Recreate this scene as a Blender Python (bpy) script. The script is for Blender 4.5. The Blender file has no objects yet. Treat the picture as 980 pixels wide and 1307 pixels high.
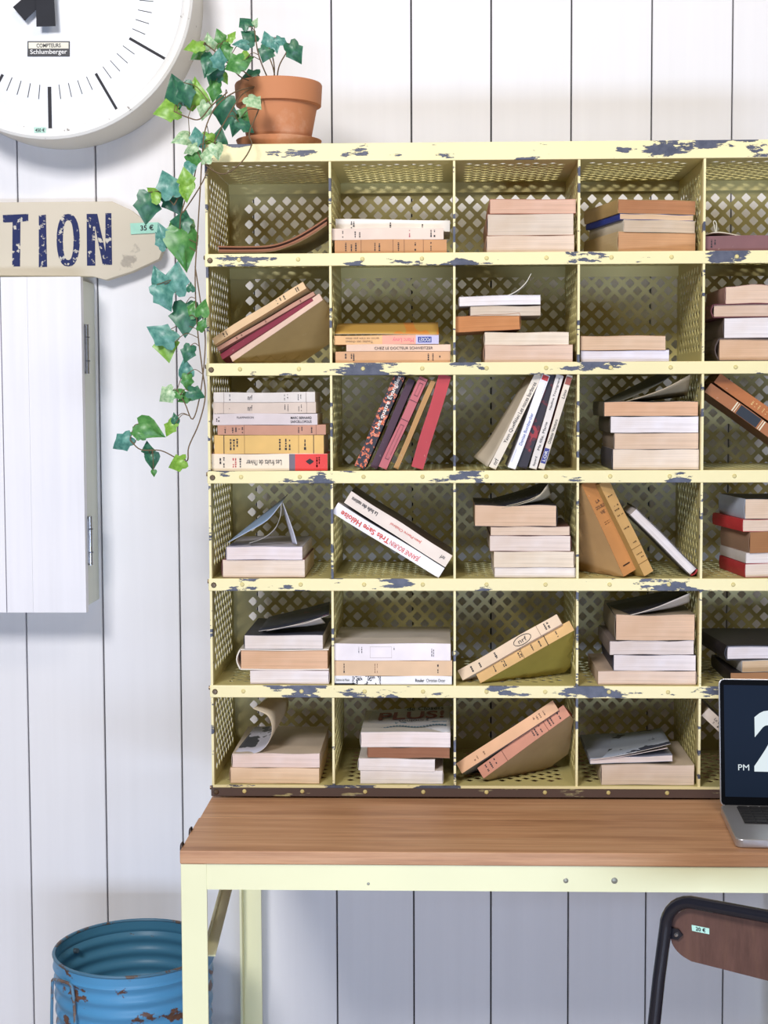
import bpy, math, random
from mathutils import Vector, Matrix
random.seed(7)
C = bpy.context.scene.collection
W_IMG, H_IMG = 980, 1307

# ------------------------------------------------------------------ camera
F = 1900.0; CX, CY = 505.0, 628.0                 # focal length and principal point in pixels of the frame
DZ = 2.85                                          # distance from the camera to the shelf front (plane Y = 0)
n_ = Vector((562 - CX, 505 - CY, F)).normalized()  # wall normal in camera axes (x right, y down, z forward)
v_ = Vector((615 - CX, 30000 - CY, F)).normalized()
v_ = (v_ - n_ * v_.dot(n_)).normalized()           # world down
x_ = v_.cross(n_).normalized()                     # world right
if x_.x < 0: x_ = -x_
TABLE_Z = 0.76
def ray(px, py):
    r = Vector((px - CX, py - CY, F))
    return Vector((r.dot(x_), r.dot(n_), -r.dot(v_)))
_r = ray(500, 1019); CAM = Vector((0, -DZ, TABLE_Z - _r.z * DZ / _r.y))
def at(px, py, Y):
    r = ray(px, py); return CAM + r * ((Y - CAM.y) / r.y)
def atz(px, py, Z):
    r = ray(px, py); return CAM + r * ((Z - CAM.z) / r.z)
cam_d = bpy.data.cameras.new('camera'); cam = bpy.data.objects.new('camera', cam_d); C.objects.link(cam)
cam_d.sensor_fit = 'HORIZONTAL'; cam_d.sensor_width = 36; cam_d.lens = F / W_IMG * 36
cam_d.shift_x = (W_IMG / 2 - CX) / W_IMG; cam_d.shift_y = (CY - H_IMG / 2) / W_IMG
def cam2w(v): return Vector((v.dot(x_), v.dot(n_), -v.dot(v_)))
cr, cu, cb = cam2w(Vector((1, 0, 0))), cam2w(Vector((0, -1, 0))), cam2w(Vector((0, 0, -1)))
cam.matrix_world = Matrix(((cr.x, cu.x, cb.x, CAM.x), (cr.y, cu.y, cb.y, CAM.y), (cr.z, cu.z, cb.z, CAM.z), (0, 0, 0, 1)))
cam_d.clip_start = 0.05
bpy.context.scene.camera = cam

# ------------------------------------------------------------------ light
sc = bpy.context.scene
sc.view_settings.view_transform = 'Standard'; sc.view_settings.look = 'None'
sc.view_settings.gamma = 1; sc.view_settings.use_curve_mapping = False
sc.view_settings.exposure = -0.12
world = bpy.data.worlds.new('world'); sc.world = world; world.use_nodes = True
world.node_tree.nodes['Background'].inputs[0].default_value = (0.62, 0.74, 1.0, 1)
world.node_tree.nodes['Background'].inputs[1].default_value = 0.07
def area(name, loc, target, size, size_y, power, col):
    l = bpy.data.lights.new(name, 'AREA'); l.shape = 'RECTANGLE'; l.size = size; l.size_y = size_y
    l.energy = power; l.color = col
    o = bpy.data.objects.new(name, l); C.objects.link(o); o.location = loc
    o.rotation_euler = (Vector(target) - Vector(loc)).to_track_quat('-Z', 'Y').to_euler()
    return o
area('high_window_light', (-1.45, -4.1, 3.75), (0.25, 0.3, 1.3), 1.1, 0.9, 186, (1.0, 0.975, 0.97))
area('floor_bounce_fill', (0.5, -4.4, 0.27), (0.1, 0.3, 0.6), 3.2, 0.5, 112, (0.62, 0.75, 1.0))  # added low cool fill standing in for floor bounce, brightens the wall under the desk
area('ceiling_lamp_light', (0.9, -2.0, 3.7), (0.6, 0.4, 1.7), 1.2, 0.4, 32, (1.0, 0.88, 0.72))

# ------------------------------------------------------------------ materials
def lin(c):
    if isinstance(c, str): c = tuple(int(c[i:i + 2], 16) for i in (0, 2, 4))
    def f(u):
        u /= 255.0
        return u / 12.92 if u <= 0.04045 else ((u + 0.055) / 1.055) ** 2.4
    return (f(c[0]), f(c[1]), f(c[2]), 1)
MATS = {}
def newmat(name):
    m = bpy.data.materials.new(name); m.use_nodes = True
    nt = m.node_tree; b = nt.nodes['Principled BSDF']
    return m, nt, b
def mapped(nt, scale):
    tc = nt.nodes.new('ShaderNodeTexCoord'); mp = nt.nodes.new('ShaderNodeMapping')
    mp.inputs['Scale'].default_value = scale
    nt.links.new(tc.outputs['Object'], mp.inputs[0]); return mp.outputs[0]
def noise(nt, vec, scale, detail=4, rough=0.6):
    n = nt.nodes.new('ShaderNodeTexNoise'); n.inputs['Scale'].default_value = scale
    n.inputs['Detail'].default_value = detail; n.inputs['Roughness'].default_value = rough
    nt.links.new(vec, n.inputs['Vector']); return n.outputs['Fac']
def ramp(nt, fac, stops):
    r = nt.nodes.new('ShaderNodeValToRGB'); e = r.color_ramp.elements
    e[0].position, e[0].color = stops[0]; e[1].position, e[1].color = stops[-1]
    for p, c in stops[1:-1]:
        k = e.new(p); k.color = c
    nt.links.new(fac, r.inputs[0]); return r.outputs[0]
def mix(nt, fac, a, b):
    m = nt.nodes.new('ShaderNodeMix'); m.data_type = 'RGBA'
    for s, i in ((fac, 0), (a, 6), (b, 7)):
        if hasattr(s, 'default_value') and hasattr(s, 'is_output'): nt.links.new(s, m.inputs[i])
        else: m.inputs[i].default_value = s
    return m.outputs[2]
def bump(nt, b, h, strength=0.3, dist=0.002):
    n = nt.nodes.new('ShaderNodeBump'); n.inputs['Strength'].default_value = strength; n.inputs['Distance'].default_value = dist
    nt.links.new(h, n.inputs['Height']); nt.links.new(n.outputs[0], b.inputs['Normal'])
def shade(c, k): return (min(c[0] * k, 1), min(c[1] * k, 1), min(c[2] * k, 1), 1)
def plain(col, rough=0.6, metal=0.0, var=0.12, scale=25):
    key = ('plain', col, rough, metal, var, scale)
    if key in MATS: return MATS[key]
    m, nt, b = newmat('plain_' + str(col)); c = lin(col)
    f = noise(nt, mapped(nt, (1, 1, 1)), scale)
    nt.links.new(ramp(nt, f, [(0.3, shade(c, 1 - var)), (0.7, shade(c, 1 + var))]), b.inputs['Base Color'])
    b.inputs['Roughness'].default_value = rough; b.inputs['Metallic'].default_value = metal
    MATS[key] = m; return m
def paper(col, edge=None):
    key = ('paper', col)
    if key in MATS: return MATS[key]
    m, nt, b = newmat('page_edges_' + col); c = lin(col)
    f = noise(nt, mapped(nt, (4, 4, 900)), 1.0, 3, 0.7)
    g = noise(nt, mapped(nt, (9, 9, 9)), 1.0, 3)
    a = ramp(nt, f, [(0.30, shade(c, 0.80)), (0.62, shade(c, 1.05))])
    d = ramp(nt, g, [(0.35, (0.90, 0.84, 0.76, 1)), (0.65, (1, 1, 1, 1))])
    mm = nt.nodes.new('ShaderNodeMix'); mm.data_type = 'RGBA'; mm.blend_type = 'MULTIPLY'; mm.inputs[0].default_value = 1
    nt.links.new(a, mm.inputs[6]); nt.links.new(d, mm.inputs[7])
    nt.links.new(mm.outputs[2], b.inputs['Base Color']); b.inputs['Roughness'].default_value = 0.85
    bump(nt, b, f, 0.35, 0.001); MATS[key] = m; return m
def cover(col, rough=0.5):
    key = ('cover', col)
    if key in MATS: return MATS[key]
    m, nt, b = newmat('cover_' + col); c = lin(col)
    f = noise(nt, mapped(nt, (1, 1, 1)), 60, 5, 0.7); g = noise(nt, mapped(nt, (1, 1, 1)), 9, 3)
    a = ramp(nt, g, [(0.3, shade(c, 0.86)), (0.7, shade(c, 1.08))])
    w = ramp(nt, f, [(0.66, (0, 0, 0, 1)), (0.74, (1, 1, 1, 1))])
    worn = (min(c[0] * 0.7 + 0.2, 1), min(c[1] * 0.7 + 0.18, 1), min(c[2] * 0.7 + 0.15, 1), 1)
    nt.links.new(mix(nt, w, a, worn), b.inputs['Base Color']); b.inputs['Roughness'].default_value = rough
    MATS[key] = m; return m
def patterned(name, base, stops, scale=90, sc3=(1, 1, 1)):
    m, nt, b = newmat(name); f = noise(nt, mapped(nt, sc3), scale, 3, 0.6)
    nt.links.new(ramp(nt, f, [(p, lin(c)) for p, c in stops]), b.inputs['Base Color']); b.inputs['Roughness'].default_value = 0.5
    nt.nodes[-1].color_ramp.interpolation = 'CONSTANT' if nt.nodes[-1].type == 'VALTORGB' else 'LINEAR'
    return m
def chipped(name, paint, lo, hi, sc3=(5, 5, 14), under=('454A5C', '5B5F70'), rough=0.45):
    m, nt, b = newmat(name); c = lin(paint)
    v = mapped(nt, sc3)
    big = noise(nt, v, 1.0, 8, 0.62); fine = noise(nt, mapped(nt, (60, 60, 60)), 1.0, 4); low = noise(nt, mapped(nt, (2, 2, 2)), 1.0, 2)
    p = ramp(nt, low, [(0.3, shade(c, 0.93)), (0.7, shade(c, 1.05))])
    u = ramp(nt, fine, [(0.35, lin(under[0])), (0.65, lin(under[1]))])
    msk = ramp(nt, big, [(lo, (0, 0, 0, 1)), (hi, (1, 1, 1, 1))])
    nt.links.new(mix(nt, msk, p, u), b.inputs['Base Color']); b.inputs['Roughness'].default_value = rough
    inv = nt.nodes.new('ShaderNodeMath'); inv.operation = 'SUBTRACT'; inv.inputs[0].default_value = 1
    nt.links.new(msk, inv.inputs[1]); bump(nt, b, inv.outputs[0], 0.5, 0.0008)
    return m
def painted_wood(name, col, amount=0.05):
    m, nt, b = newmat(name); c = lin(col)
    tc = nt.nodes.new('ShaderNodeTexCoord'); oi = nt.nodes.new('ShaderNodeObjectInfo')
    mp = nt.nodes.new('ShaderNodeMapping'); mp.inputs['Scale'].default_value = (34, 34, 1.2)
    ad = nt.nodes.new('ShaderNodeVectorMath'); ad.operation = 'ADD'
    sc_ = nt.nodes.new('ShaderNodeVectorMath'); sc_.operation = 'SCALE'; sc_.inputs['Scale'].default_value = 30
    cb_ = nt.nodes.new('ShaderNodeCombineXYZ')
    for i in range(3): nt.links.new(oi.outputs['Random'], cb_.inputs[i])
    nt.links.new(cb_.outputs[0], sc_.inputs[0])
    nt.links.new(tc.outputs['Object'], mp.inputs[0]); nt.links.new(mp.outputs[0], ad.inputs[0]); nt.links.new(sc_.outputs[0], ad.inputs[1])
    f = noise(nt, ad.outputs[0], 1.0, 5, 0.6)
    nt.links.new(ramp(nt, f, [(0.3, shade(c, 1 - amount)), (0.7, shade(c, 1 + amount))]), b.inputs['Base Color'])
    b.inputs['Roughness'].default_value = 0.5; bump(nt, b, f, 0.10, 0.001)
    return m
def wood(name, cols, axis=(1.1, 16, 16)):
    m, nt, b = newmat(name)
    oi = nt.nodes.new('ShaderNodeObjectInfo')
    v = mapped(nt, axis)
    f = noise(nt, v, 2.0, 7, 0.65); g = noise(nt, mapped(nt, (axis[0] * 2, axis[1] * 6, axis[2] * 6)), 2.0, 4)
    a = ramp(nt, f, [(0.28, lin(cols[0])), (0.5, lin(cols[1])), (0.72, lin(cols[2]))])
    d = ramp(nt, g, [(0.35, (0.80, 0.78, 0.76, 1)), (0.6, (1, 1, 1, 1))])
    mm = nt.nodes.new('ShaderNodeMix'); mm.data_type = 'RGBA'; mm.blend_type = 'MULTIPLY'; mm.inputs[0].default_value = 0.8
    nt.links.new(a, mm.inputs[6]); nt.links.new(d, mm.inputs[7]); nt.links.new(mm.outputs[2], b.inputs['Base Color'])
    b.inputs['Roughness'].default_value = 0.5; bump(nt, b, g, 0.15, 0.001); return m
def emis(name, col, s):
    m, nt, b = newmat(name); b.inputs['Base Color'].default_value = (0.01, 0.012, 0.02, 1)
    b.inputs['Emission Color'].default_value = lin(col); b.inputs['Emission Strength'].default_value = s
    b.inputs['Roughness'].default_value = 0.12; return m

PAINT = 'CDC284'
M_SHEET = chipped('yellow_sheet_paint', PAINT, 0.74, 0.76, (7, 7, 7))
M_LIP = chipped('yellow_lip_chipped_paint', 'F1E6B2', 0.555, 0.565, (7.5, 9, 26))
M_BARE = chipped('worn_brown_edge', '5A4A45', 0.60, 0.64, (12, 12, 60), ('8F8668', 'B9AF80'))
M_DESKPAINT = chipped('pale_yellow_desk_paint', 'EFEEC4', 0.74, 0.75, (9, 9, 9))
M_WALL = painted_wood('white_painted_boards', 'ECEBEE', 0.02)
M_WOOD = wood('desk_wood', ('A0704F', 'C6956E', 'D8AC86'))
M_INK = plain('2B2A30', 0.7); M_NAVY = chipped('worn_navy_lettering', '202B5E', 0.56, 0.6, (70, 70, 70), ('D8D0BE', 'C9C6C0'), .8)
M_RIVET = plain('D9CB8C', 0.4); M_BOLT = plain('6B5A48', 0.4, 0.6)
M_CHROME = plain('B4B4B8', 0.25, 0.9, 0.05)

# ------------------------------------------------------------------ mesh helpers (all shapes are given in world metres)
class MB:
    def __init__(s): s.v = []; s.f = []; s.m = []
    def add(s, vs, fs, mi=0):
        o = len(s.v); s.v += [Vector(v) for v in vs]
        for f in fs: s.f.append([i + o for i in f]); s.m.append(mi)
        return s
    def box(s, a, b, mi=0):
        x0, y0, z0 = a; x1, y1, z1 = b
        return s.add([(x0, y0, z0), (x1, y0, z0), (x1, y1, z0), (x0, y1, z0), (x0, y0, z1), (x1, y0, z1), (x1, y1, z1), (x0, y1, z1)],
                     [(0, 3, 2, 1), (4, 5, 6, 7), (0, 1, 5, 4), (1, 2, 6, 5), (2, 3, 7, 6), (3, 0, 4, 7)], mi)
    def bar(s, p, q, w, h, up=(0, 0, 1), mi=0):
        p, q = Vector(p), Vector(q); d = (q - p).normalized(); u = Vector(up)
        sd = d.cross(u).normalized(); u = sd.cross(d)
        vs = [c + sd * (i * w / 2) + u * (j * h / 2) for c in (p, q) for i, j in ((-1, -1), (1, -1), (1, 1), (-1, 1))]
        return s.add(vs, [(0, 1, 2, 3), (7, 6, 5, 4), (0, 4, 5, 1), (1, 5, 6, 2), (2, 6, 7, 3), (3, 7, 4, 0)], mi)
    def prism(s, pts, off, mi=0):
        """polygon of world points pushed along the vector off"""
        off = Vector(off); n = len(pts); vs = [Vector(p) for p in pts]; vs += [p + off for p in vs]
        return s.add(vs, [list(range(n))[::-1], list(range(n, 2 * n))] + [(i, (i + 1) % n, n + (i + 1) % n, n + i) for i in range(n)], mi)
    def tube(s, pts, r, n=8, mi=0, cap=True):
        pts = [Vector(p) for p in pts]; rings = []; ref = None
        for i, p in enumerate(pts):
            d = (pts[min(i + 1, len(pts) - 1)] - pts[max(i - 1, 0)]).normalized()
            if ref is None: ref = d.orthogonal().normalized()
            ref = (ref - d * ref.dot(d)).normalized(); b = d.cross(ref)
            rr = r[i] if isinstance(r, (list, tuple)) else r
            rings.append([p + (ref * math.cos(2 * math.pi * k / n) + b * math.sin(2 * math.pi * k / n)) * rr for k in range(n)])
        vs = [v for R in rings for v in R]; fs = []
        for i in range(len(rings) - 1):
            for k in range(n):
                k2 = (k + 1) % n; fs.append((i * n + k, i * n + k2, (i + 1) * n + k2, (i + 1) * n + k))
        if cap: fs += [list(range(n))[::-1], [(len(rings) - 1) * n + k for k in range(n)]]
        return s.add(vs, fs, mi)
    def lathe(s, prof, c, axis=(0, 0, 1), n=64, mi=0, closed=False):
        ax = Vector(axis); u = ax.orthogonal().normalized(); w = ax.cross(u); c = Vector(c); vs = []; fs = []
        for r, h in prof:
            for k in range(n):
                a = 2 * math.pi * k / n; vs.append(c + ax * h + (u * math.cos(a) + w * math.sin(a)) * r)
        m = len(prof)
        for i in range(m if closed else m - 1):
            j = (i + 1) % m
            for k in range(n):
                k2 = (k + 1) % n; fs.append((i * n + k, i * n + k2, j * n + k2, j * n + k))
        return s.add(vs, fs, mi)
    def mesh(s, name, inv=None):
        me = bpy.data.meshes.new(name)
        me.from_pydata([tuple((inv @ v) if inv else v) for v in s.v], [], s.f); me.update()
        for p, mi in zip(me.polygons, s.m): p.material_index = mi
        return me
MW = {}                                            # world matrix of every thing (parts share their thing's frame)
def thing(name, label, cat, M, group=None):
    o = bpy.data.objects.new(name, None); C.objects.link(o); o.empty_display_size = 0.05
    if not isinstance(M, Matrix): M = Matrix.Translation(Vector(M))
    o.matrix_world = M; MW[o.name] = M.copy()
    o['label'] = label; o['category'] = cat
    if group: o['group'] = group
    return o
def smooth(me, ang=0.6):
    me.polygons.foreach_set('use_smooth', [True] * len(me.polygons))
    try: me.set_sharp_from_angle(angle=ang)
    except Exception: pass
def part(name, mb, mats, parent, smooth_=False, label=None):
    M = MW[parent.name]; me = mb.mesh(name, M.inverted())
    for m in (mats if isinstance(mats, (list, tuple)) else [mats]): me.materials.append(m)
    if smooth_: smooth(me)
    o = bpy.data.objects.new(name, me); C.objects.link(o); o.parent = parent; MW[o.name] = M
    if label: o['label'] = label
    return o
def solo(name, mb, mats, label, cat, group=None, smooth_=False, origin=None):
    if origin is None:
        lo = [min(v[i] for v in mb.v) for i in range(3)]; hi = [max(v[i] for v in mb.v) for i in range(3)]
        origin = ((lo[0] + hi[0]) / 2, (lo[1] + hi[1]) / 2, lo[2])
    M = Matrix.Translation(Vector(origin)); me = mb.mesh(name, M.inverted())
    for m in (mats if isinstance(mats, (list, tuple)) else [mats]): me.materials.append(m)
    if smooth_: smooth(me)
    o = bpy.data.objects.new(name, me); C.objects.link(o); o.matrix_world = M; MW[o.name] = M
    o['label'] = label; o['category'] = cat
    if group: o['group'] = group
    return o
def bevel(o, w=0.002, seg=2):
    m = o.modifiers.new('bevel', 'BEVEL'); m.width = w; m.segments = seg; m.limit_method = 'ANGLE'; return o
def catmull(pts, k=6):
    pts = [Vector(p) for p in pts]; P = [pts[0] * 2 - pts[1]] + pts + [pts[-1] * 2 - pts[-2]]; out = []
    for i in range(1, len(P) - 2):
        for j in range(k):
            t = j / k; a, b, c, d = P[i - 1], P[i], P[i + 1], P[i + 2]
            out.append(0.5 * ((2 * b) + (c - a) * t + (2 * a - 5 * b + 4 * c - d) * t * t + (3 * b - a - 3 * c + d) * t ** 3))
    out.append(pts[-1]); return out
TXT = {}
def text_raw(s, offset=0.0):
    if (s, offset) in TXT: return TXT[(s, offset)]
    cu = bpy.data.curves.new('lettering', 'FONT'); cu.body = s; cu.offset = offset; cu.resolution_u = 3
    ob = bpy.data.objects.new('lettering', cu); C.objects.link(ob)
    dg = bpy.context.evaluated_depsgraph_get(); dg.update()
    me = bpy.data.meshes.new_from_object(ob.evaluated_get(dg))
    vs = [v.co.copy() for v in me.vertices]; fs = [list(p.vertices) for p in me.polygons]
    bpy.data.objects.remove(ob); bpy.data.curves.remove(cu); bpy.data.meshes.remove(me)
    lo = Vector((min(v.x for v in vs), min(v.y for v in vs), 0)); hi = Vector((max(v.x for v in vs), max(v.y for v in vs), 0))
    c = (lo + hi) / 2; sz = hi - lo
    out = ([((v.x - c.x) / sz.x, (v.y - c.y) / sz.y) for v in vs], fs); TXT[(s, offset)] = out
    return out
def text(mb, s, c, u, v, w, h, rot=0, offset=0.0, mi=0):
    """lettering centred on c in the plane of unit vectors u (reading direction) and v (up), w x h metres"""
    vs, fs = text_raw(s, offset); c, u, v = Vector(c), Vector(u).normalized(), Vector(v).normalized()
    a = math.radians(rot); u, v = u * math.cos(a) + v * math.sin(a), v * math.cos(a) - u * math.sin(a)
    return mb.add([c + u * (x * w) + v * (y * h) for x, y in vs], fs, mi)

# ------------------------------------------------------------------ the setting
WALL_Y = 0.47
def struct(name, mb, mat, kind='structure'):
    me = mb.mesh(name); me.materials.append(mat); o = bpy.data.objects.new(name, me); C.objects.link(o)
    o['kind'] = kind; MW[o.name] = Matrix.Identity(4); return o
wall = struct('wall_back', MB().box((-2.4, WALL_Y + 0.012, 0), (2.4, WALL_Y + 0.06, 3.6)), plain('2A2628', 0.9))
wall['label'] = 'white painted vertical board wall behind the cabinet'; wall['category'] = 'wall'
X0 = at(423, 90, WALL_Y).x; X1 = at(935, 90, WALL_Y).x; PW = (X1 - X0) / 5
pm = MB(); g = 0.0016
pm.add([(g, 0.012, 0), (g, 0.0015, 0), (g + 0.0015, 0, 0), (PW - g - 0.0015, 0, 0), (PW - g, 0.0015, 0), (PW - g, 0.012, 0)] +
       [(g, 0.012, 3.6), (g, 0.0015, 3.6), (g + 0.0015, 0, 3.6), (PW - g - 0.0015, 0, 3.6), (PW - g, 0.0015, 3.6), (PW - g, 0.012, 3.6)],
       [(i, i + 1, i + 7, i + 6) for i in range(5)] + [(0, 6, 11, 5), (0, 5, 4, 3, 2, 1), (6, 7, 8, 9, 10, 11)])
pme = pm.mesh('plank'); pme.materials.append(M_WALL)
for i in range(-12, 14):
    x = X0 + i * PW
    if x < -2.4 or x + PW > 2.4: continue
    o = bpy.data.objects.new('plank', pme); C.objects.link(o); o.parent = wall
    o.location = (x, WALL_Y + random.uniform(0, 0.0015), 0)
struct('floor', MB().box((-2.4, -5.5, -0.05), (2.4, WALL_Y + 0.06, 0)), wood('floor_boards', ('8B7866', 'AD9A84', 'BCA994'), (1.5, 9, 9)))['label'] = 'brown wooden shop floor under the desk'
def knot(px, py, r=0.0022):
    p = at(px, py, WALL_Y); return p, r

# ------------------------------------------------------------------ pigeonhole cabinet
LIPY = [323, 463, 601, 738.5, 875, 1003]           # where each floor's front edge lies in the frame
ROWZ = [at(520, y, 0).z for y in LIPY]
TOPZ = at(520, 205.5, 0).z; TOPZ2 = at(520, 182.5, 0).z
COLX = [at(x, 600, 0).x for x in (267.5, 422, 578, 737, 895.5)]
CP = (COLX[4] - COLX[0]) / 4; COLX = [COLX[0] + CP * i for i in range(6)]
DEP = 0.308
cab = thing('pigeonhole_cabinet', 'chipped pale yellow metal pigeonhole cabinet full of books on the wooden desk', 'cabinet', (COLX[0], 0, TABLE_Z))
def perforated(w, h, p, hole, ml, mr, mb_, mt, chamfer=0.10, org=None):
    """sheet w x h in local (u, v) with a lattice of diamond holes inside margins; returns 2-D verts, faces"""
    hs = p / 2; n = int((w - ml - mr) / hs); m = int((h - mb_ - mt) / hs)
    L = ml + ((w - ml - mr) - n * hs) / 2; B = mb_ + ((h - mb_ - mt) - m * hs) / 2
    if org:                                         # lattice forced through a known hole centre
        L = org[0] - hs; n = int((w - mr - L) / hs); k = int((org[1] - mb_) / hs); B = org[1] - k * hs; m = int((h - mt - B) / hs)
        if (1 + k) % 2: B += hs; m -= 1
    V = []; Fc = []; idx = {}
    def vid(x, y):
        k = (round(x, 6), round(y, 6))
        if k not in idx: idx[k] = len(V); V.append(k)
        return idx[k]
    def g(i, j): return vid(L + i * hs, B + j * hs)
    hr = hole / 2; c = hr * chamfer
    for i in range(n + 1):
        for j in range(m + 1):
            if (i + j) % 2: continue
            if 0 < i < n and 0 < j < m:
                cx, cy = L + i * hs, B + j * hs
                o = [g(i + 1, j), g(i, j + 1), g(i - 1, j), g(i, j - 1)]
                dirs = [(1, 0), (0, 1), (-1, 0), (0, -1)]; a = []; b = []
                for dx, dy in dirs:                # two rounded-corner points at each hole corner
                    px, py = -dy, dx
                    q = hr - c
                    a.append(vid(cx + dx * q - px * c, cy + dy * q - py * c)); b.append(vid(cx + dx * q + px * c, cy + dy * q + py * c))
                for k in range(4):
                    k2 = (k + 1) % 4
                    Fc.append((o[k], o[k2], a[k2], b[k])); Fc.append((o[k], b[k], a[k]))
            else:
                cand = [(i + 1, j), (i, j + 1), (i - 1, j), (i, j - 1)]
                ins = [(x, y) for x, y in cand if 0 <= x <= n and 0 <= y <= m]
                if len(ins) == 3: Fc.append([g(*q) for q in ins])
                elif len(ins) == 2: Fc.append([g(i, j)] + [g(*q) for q in ins])
    R, T = L + n * hs, B + m * hs
    for x0, y0, x1, y1 in ((0, 0, w, B), (0, T, w, h), (0, B, L, T), (R, B, w, T)):
        Fc.append((vid(x0, y0), vid(x1, y0), vid(x1, y1), vid(x0, y1)))
    return V, Fc
def sheet_obj(name, me, loc, parent=cab):
    o = bpy.data.objects.new(name, me); C.objects.link(o); o.parent = parent
    o.location = Vector(loc) - MW[parent.name].translation; MW[o.name] = MW[parent.name]
    s = o.modifiers.new('thickness', 'SOLIDIFY'); s.thickness = 0.0014; s.offset = 0
    return o
PITCH, HOLE = 0.0320, 0.0205
def to_mesh(name, V, Fc, fn, mat):
    me = bpy.data.meshes.new(name); me.from_pydata([fn(x, y) for x, y in V], [], Fc); me.update(); me.materials.append(mat); return me
CW = CP
V_, F_ = perforated(CW, DEP, PITCH, HOLE, 0.012, 0.012, 0.03, 0.02)
me_floor = to_mesh('shelf_sheet', V_, F_, lambda x, y: (x, y, 0), M_SHEET)
RP = (ROWZ[0] - ROWZ[5]) / 5
V_, F_ = perforated(DEP, RP, PITCH, HOLE, 0.03, 0.022, 0.012, 0.014)
me_part = to_mesh('partition_sheet', V_, F_, lambda x, y: (0, x, y), M_SHEET)
zs = ROWZ[::-1]                                    # bottom row first
ztop = TOPZ
for r, z in enumerate(zs):
    for c in range(5): sheet_obj('shelf_sheet', me_floor, (COLX[c], 0, z - 0.0012))
for c in range(5): sheet_obj('top_sheet', me_floor, (COLX[c], 0, ztop + 0.001))
for c in range(6):
    for r in range(6):
        o = sheet_obj('side_sheet' if c in (0, 5) else 'partition_sheet', me_part, (COLX[c], 0, zs[r] - 0.0005))
        top = (zs + [ztop])[r + 1]; o.scale.z = (top - zs[r]) / RP
Wc = COLX[5] - COLX[0]; Hc = TOPZ2 - zs[0]
hx, hz = at(317.8, 267, DEP).x, at(317.8, 267, DEP).z
V_, F_ = perforated(Wc, Hc, PITCH, HOLE, 0.018, 0.018, 0.012, 0.045, org=(hx - COLX[0], hz - zs[0]))
me_back = to_mesh('back_sheet', V_, F_, lambda x, y: (x, 0, y), M_SHEET)
sheet_obj('back_sheet', me_back, (COLX[0], DEP, zs[0]))
# rear flanges hanging under every shelf, front lips with rivets, bright partition edges
for r, z in enumerate(zs[1:] + [ztop + 0.004]):
    part('rear_flange', MB().box((COLX[0] + 0.001, DEP - 0.012, z - 0.024), (COLX[5] - 0.001, DEP - 0.0105, z - 0.0015)), M_SHEET, cab)
for r, z in enumerate(zs):
    hgt = 0.0235 if r else 0.021
    lip = part('shelf_lip', MB().box((COLX[0] - 0.004, -0.004, z - hgt), (COLX[5] + 0.004, 0.0, z + 0.0004)), M_BARE if r == 0 else M_LIP, cab)
    bevel(lip, 0.0012)
    if r == 0:
        part('lip_edge', MB().box((COLX[0], -0.0045, z - 0.0035), (COLX[5], -0.0002, z + 0.0012)), M_LIP, lip)
    for c in range(5):
        for k in (0.26, 0.74):
            x = COLX[c] + CP * k; big = (r + c) % 3 == 0 or r == 0
            part('rivet', MB().lathe([(0.0001, 0.0022), (0.003, 0.0018), (0.0042, 0.0004), (0.0044, -0.001)], (x, -0.004, z - 0.011), (0, -1, 0), 10), M_RIVET, lip, True)
    for x in (COLX[0] + 0.006,):
        part('bolt', MB().lathe([(0.0001, 0.003), (0.004, 0.0028), (0.0055, 0.001), (0.0055, -0.001)], (x, -0.004, z - 0.012), (0, -1, 0), 8), M_BOLT, lip, True)
        part('bolt', MB().lathe([(0.0001, 0.006), (0.004, 0.006), (0.004, -0.001)], (COLX[0] - 0.001, 0.004, z - 0.006), (-1, 0, 0), 8), M_BOLT, lip, True)
toplip = part('top_lip', MB().box((COLX[0] - 0.006, -0.005, TOPZ), (COLX[5] + 0.006, 0.0, TOPZ2)), M_LIP, cab); bevel(toplip, 0.0012)
part('top_flange', MB().box((COLX[0] - 0.006, 0.0, TOPZ2 - 0.0015), (COLX[5] + 0.006, 0.03, TOPZ2)), M_LIP, cab)
part('top_flange', MB().box((COLX[0] - 0.006, DEP - 0.03, TOPZ2 - 0.0015), (COLX[5] + 0.006, DEP + 0.003, TOPZ2)), M_LIP, cab)
for c in range(6):
    part('partition_edge', MB().box((COLX[c] - 0.0022, -0.0025, zs[0]), (COLX[c] + 0.0022, 0.012, ztop)), M_LIP, cab)

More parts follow.
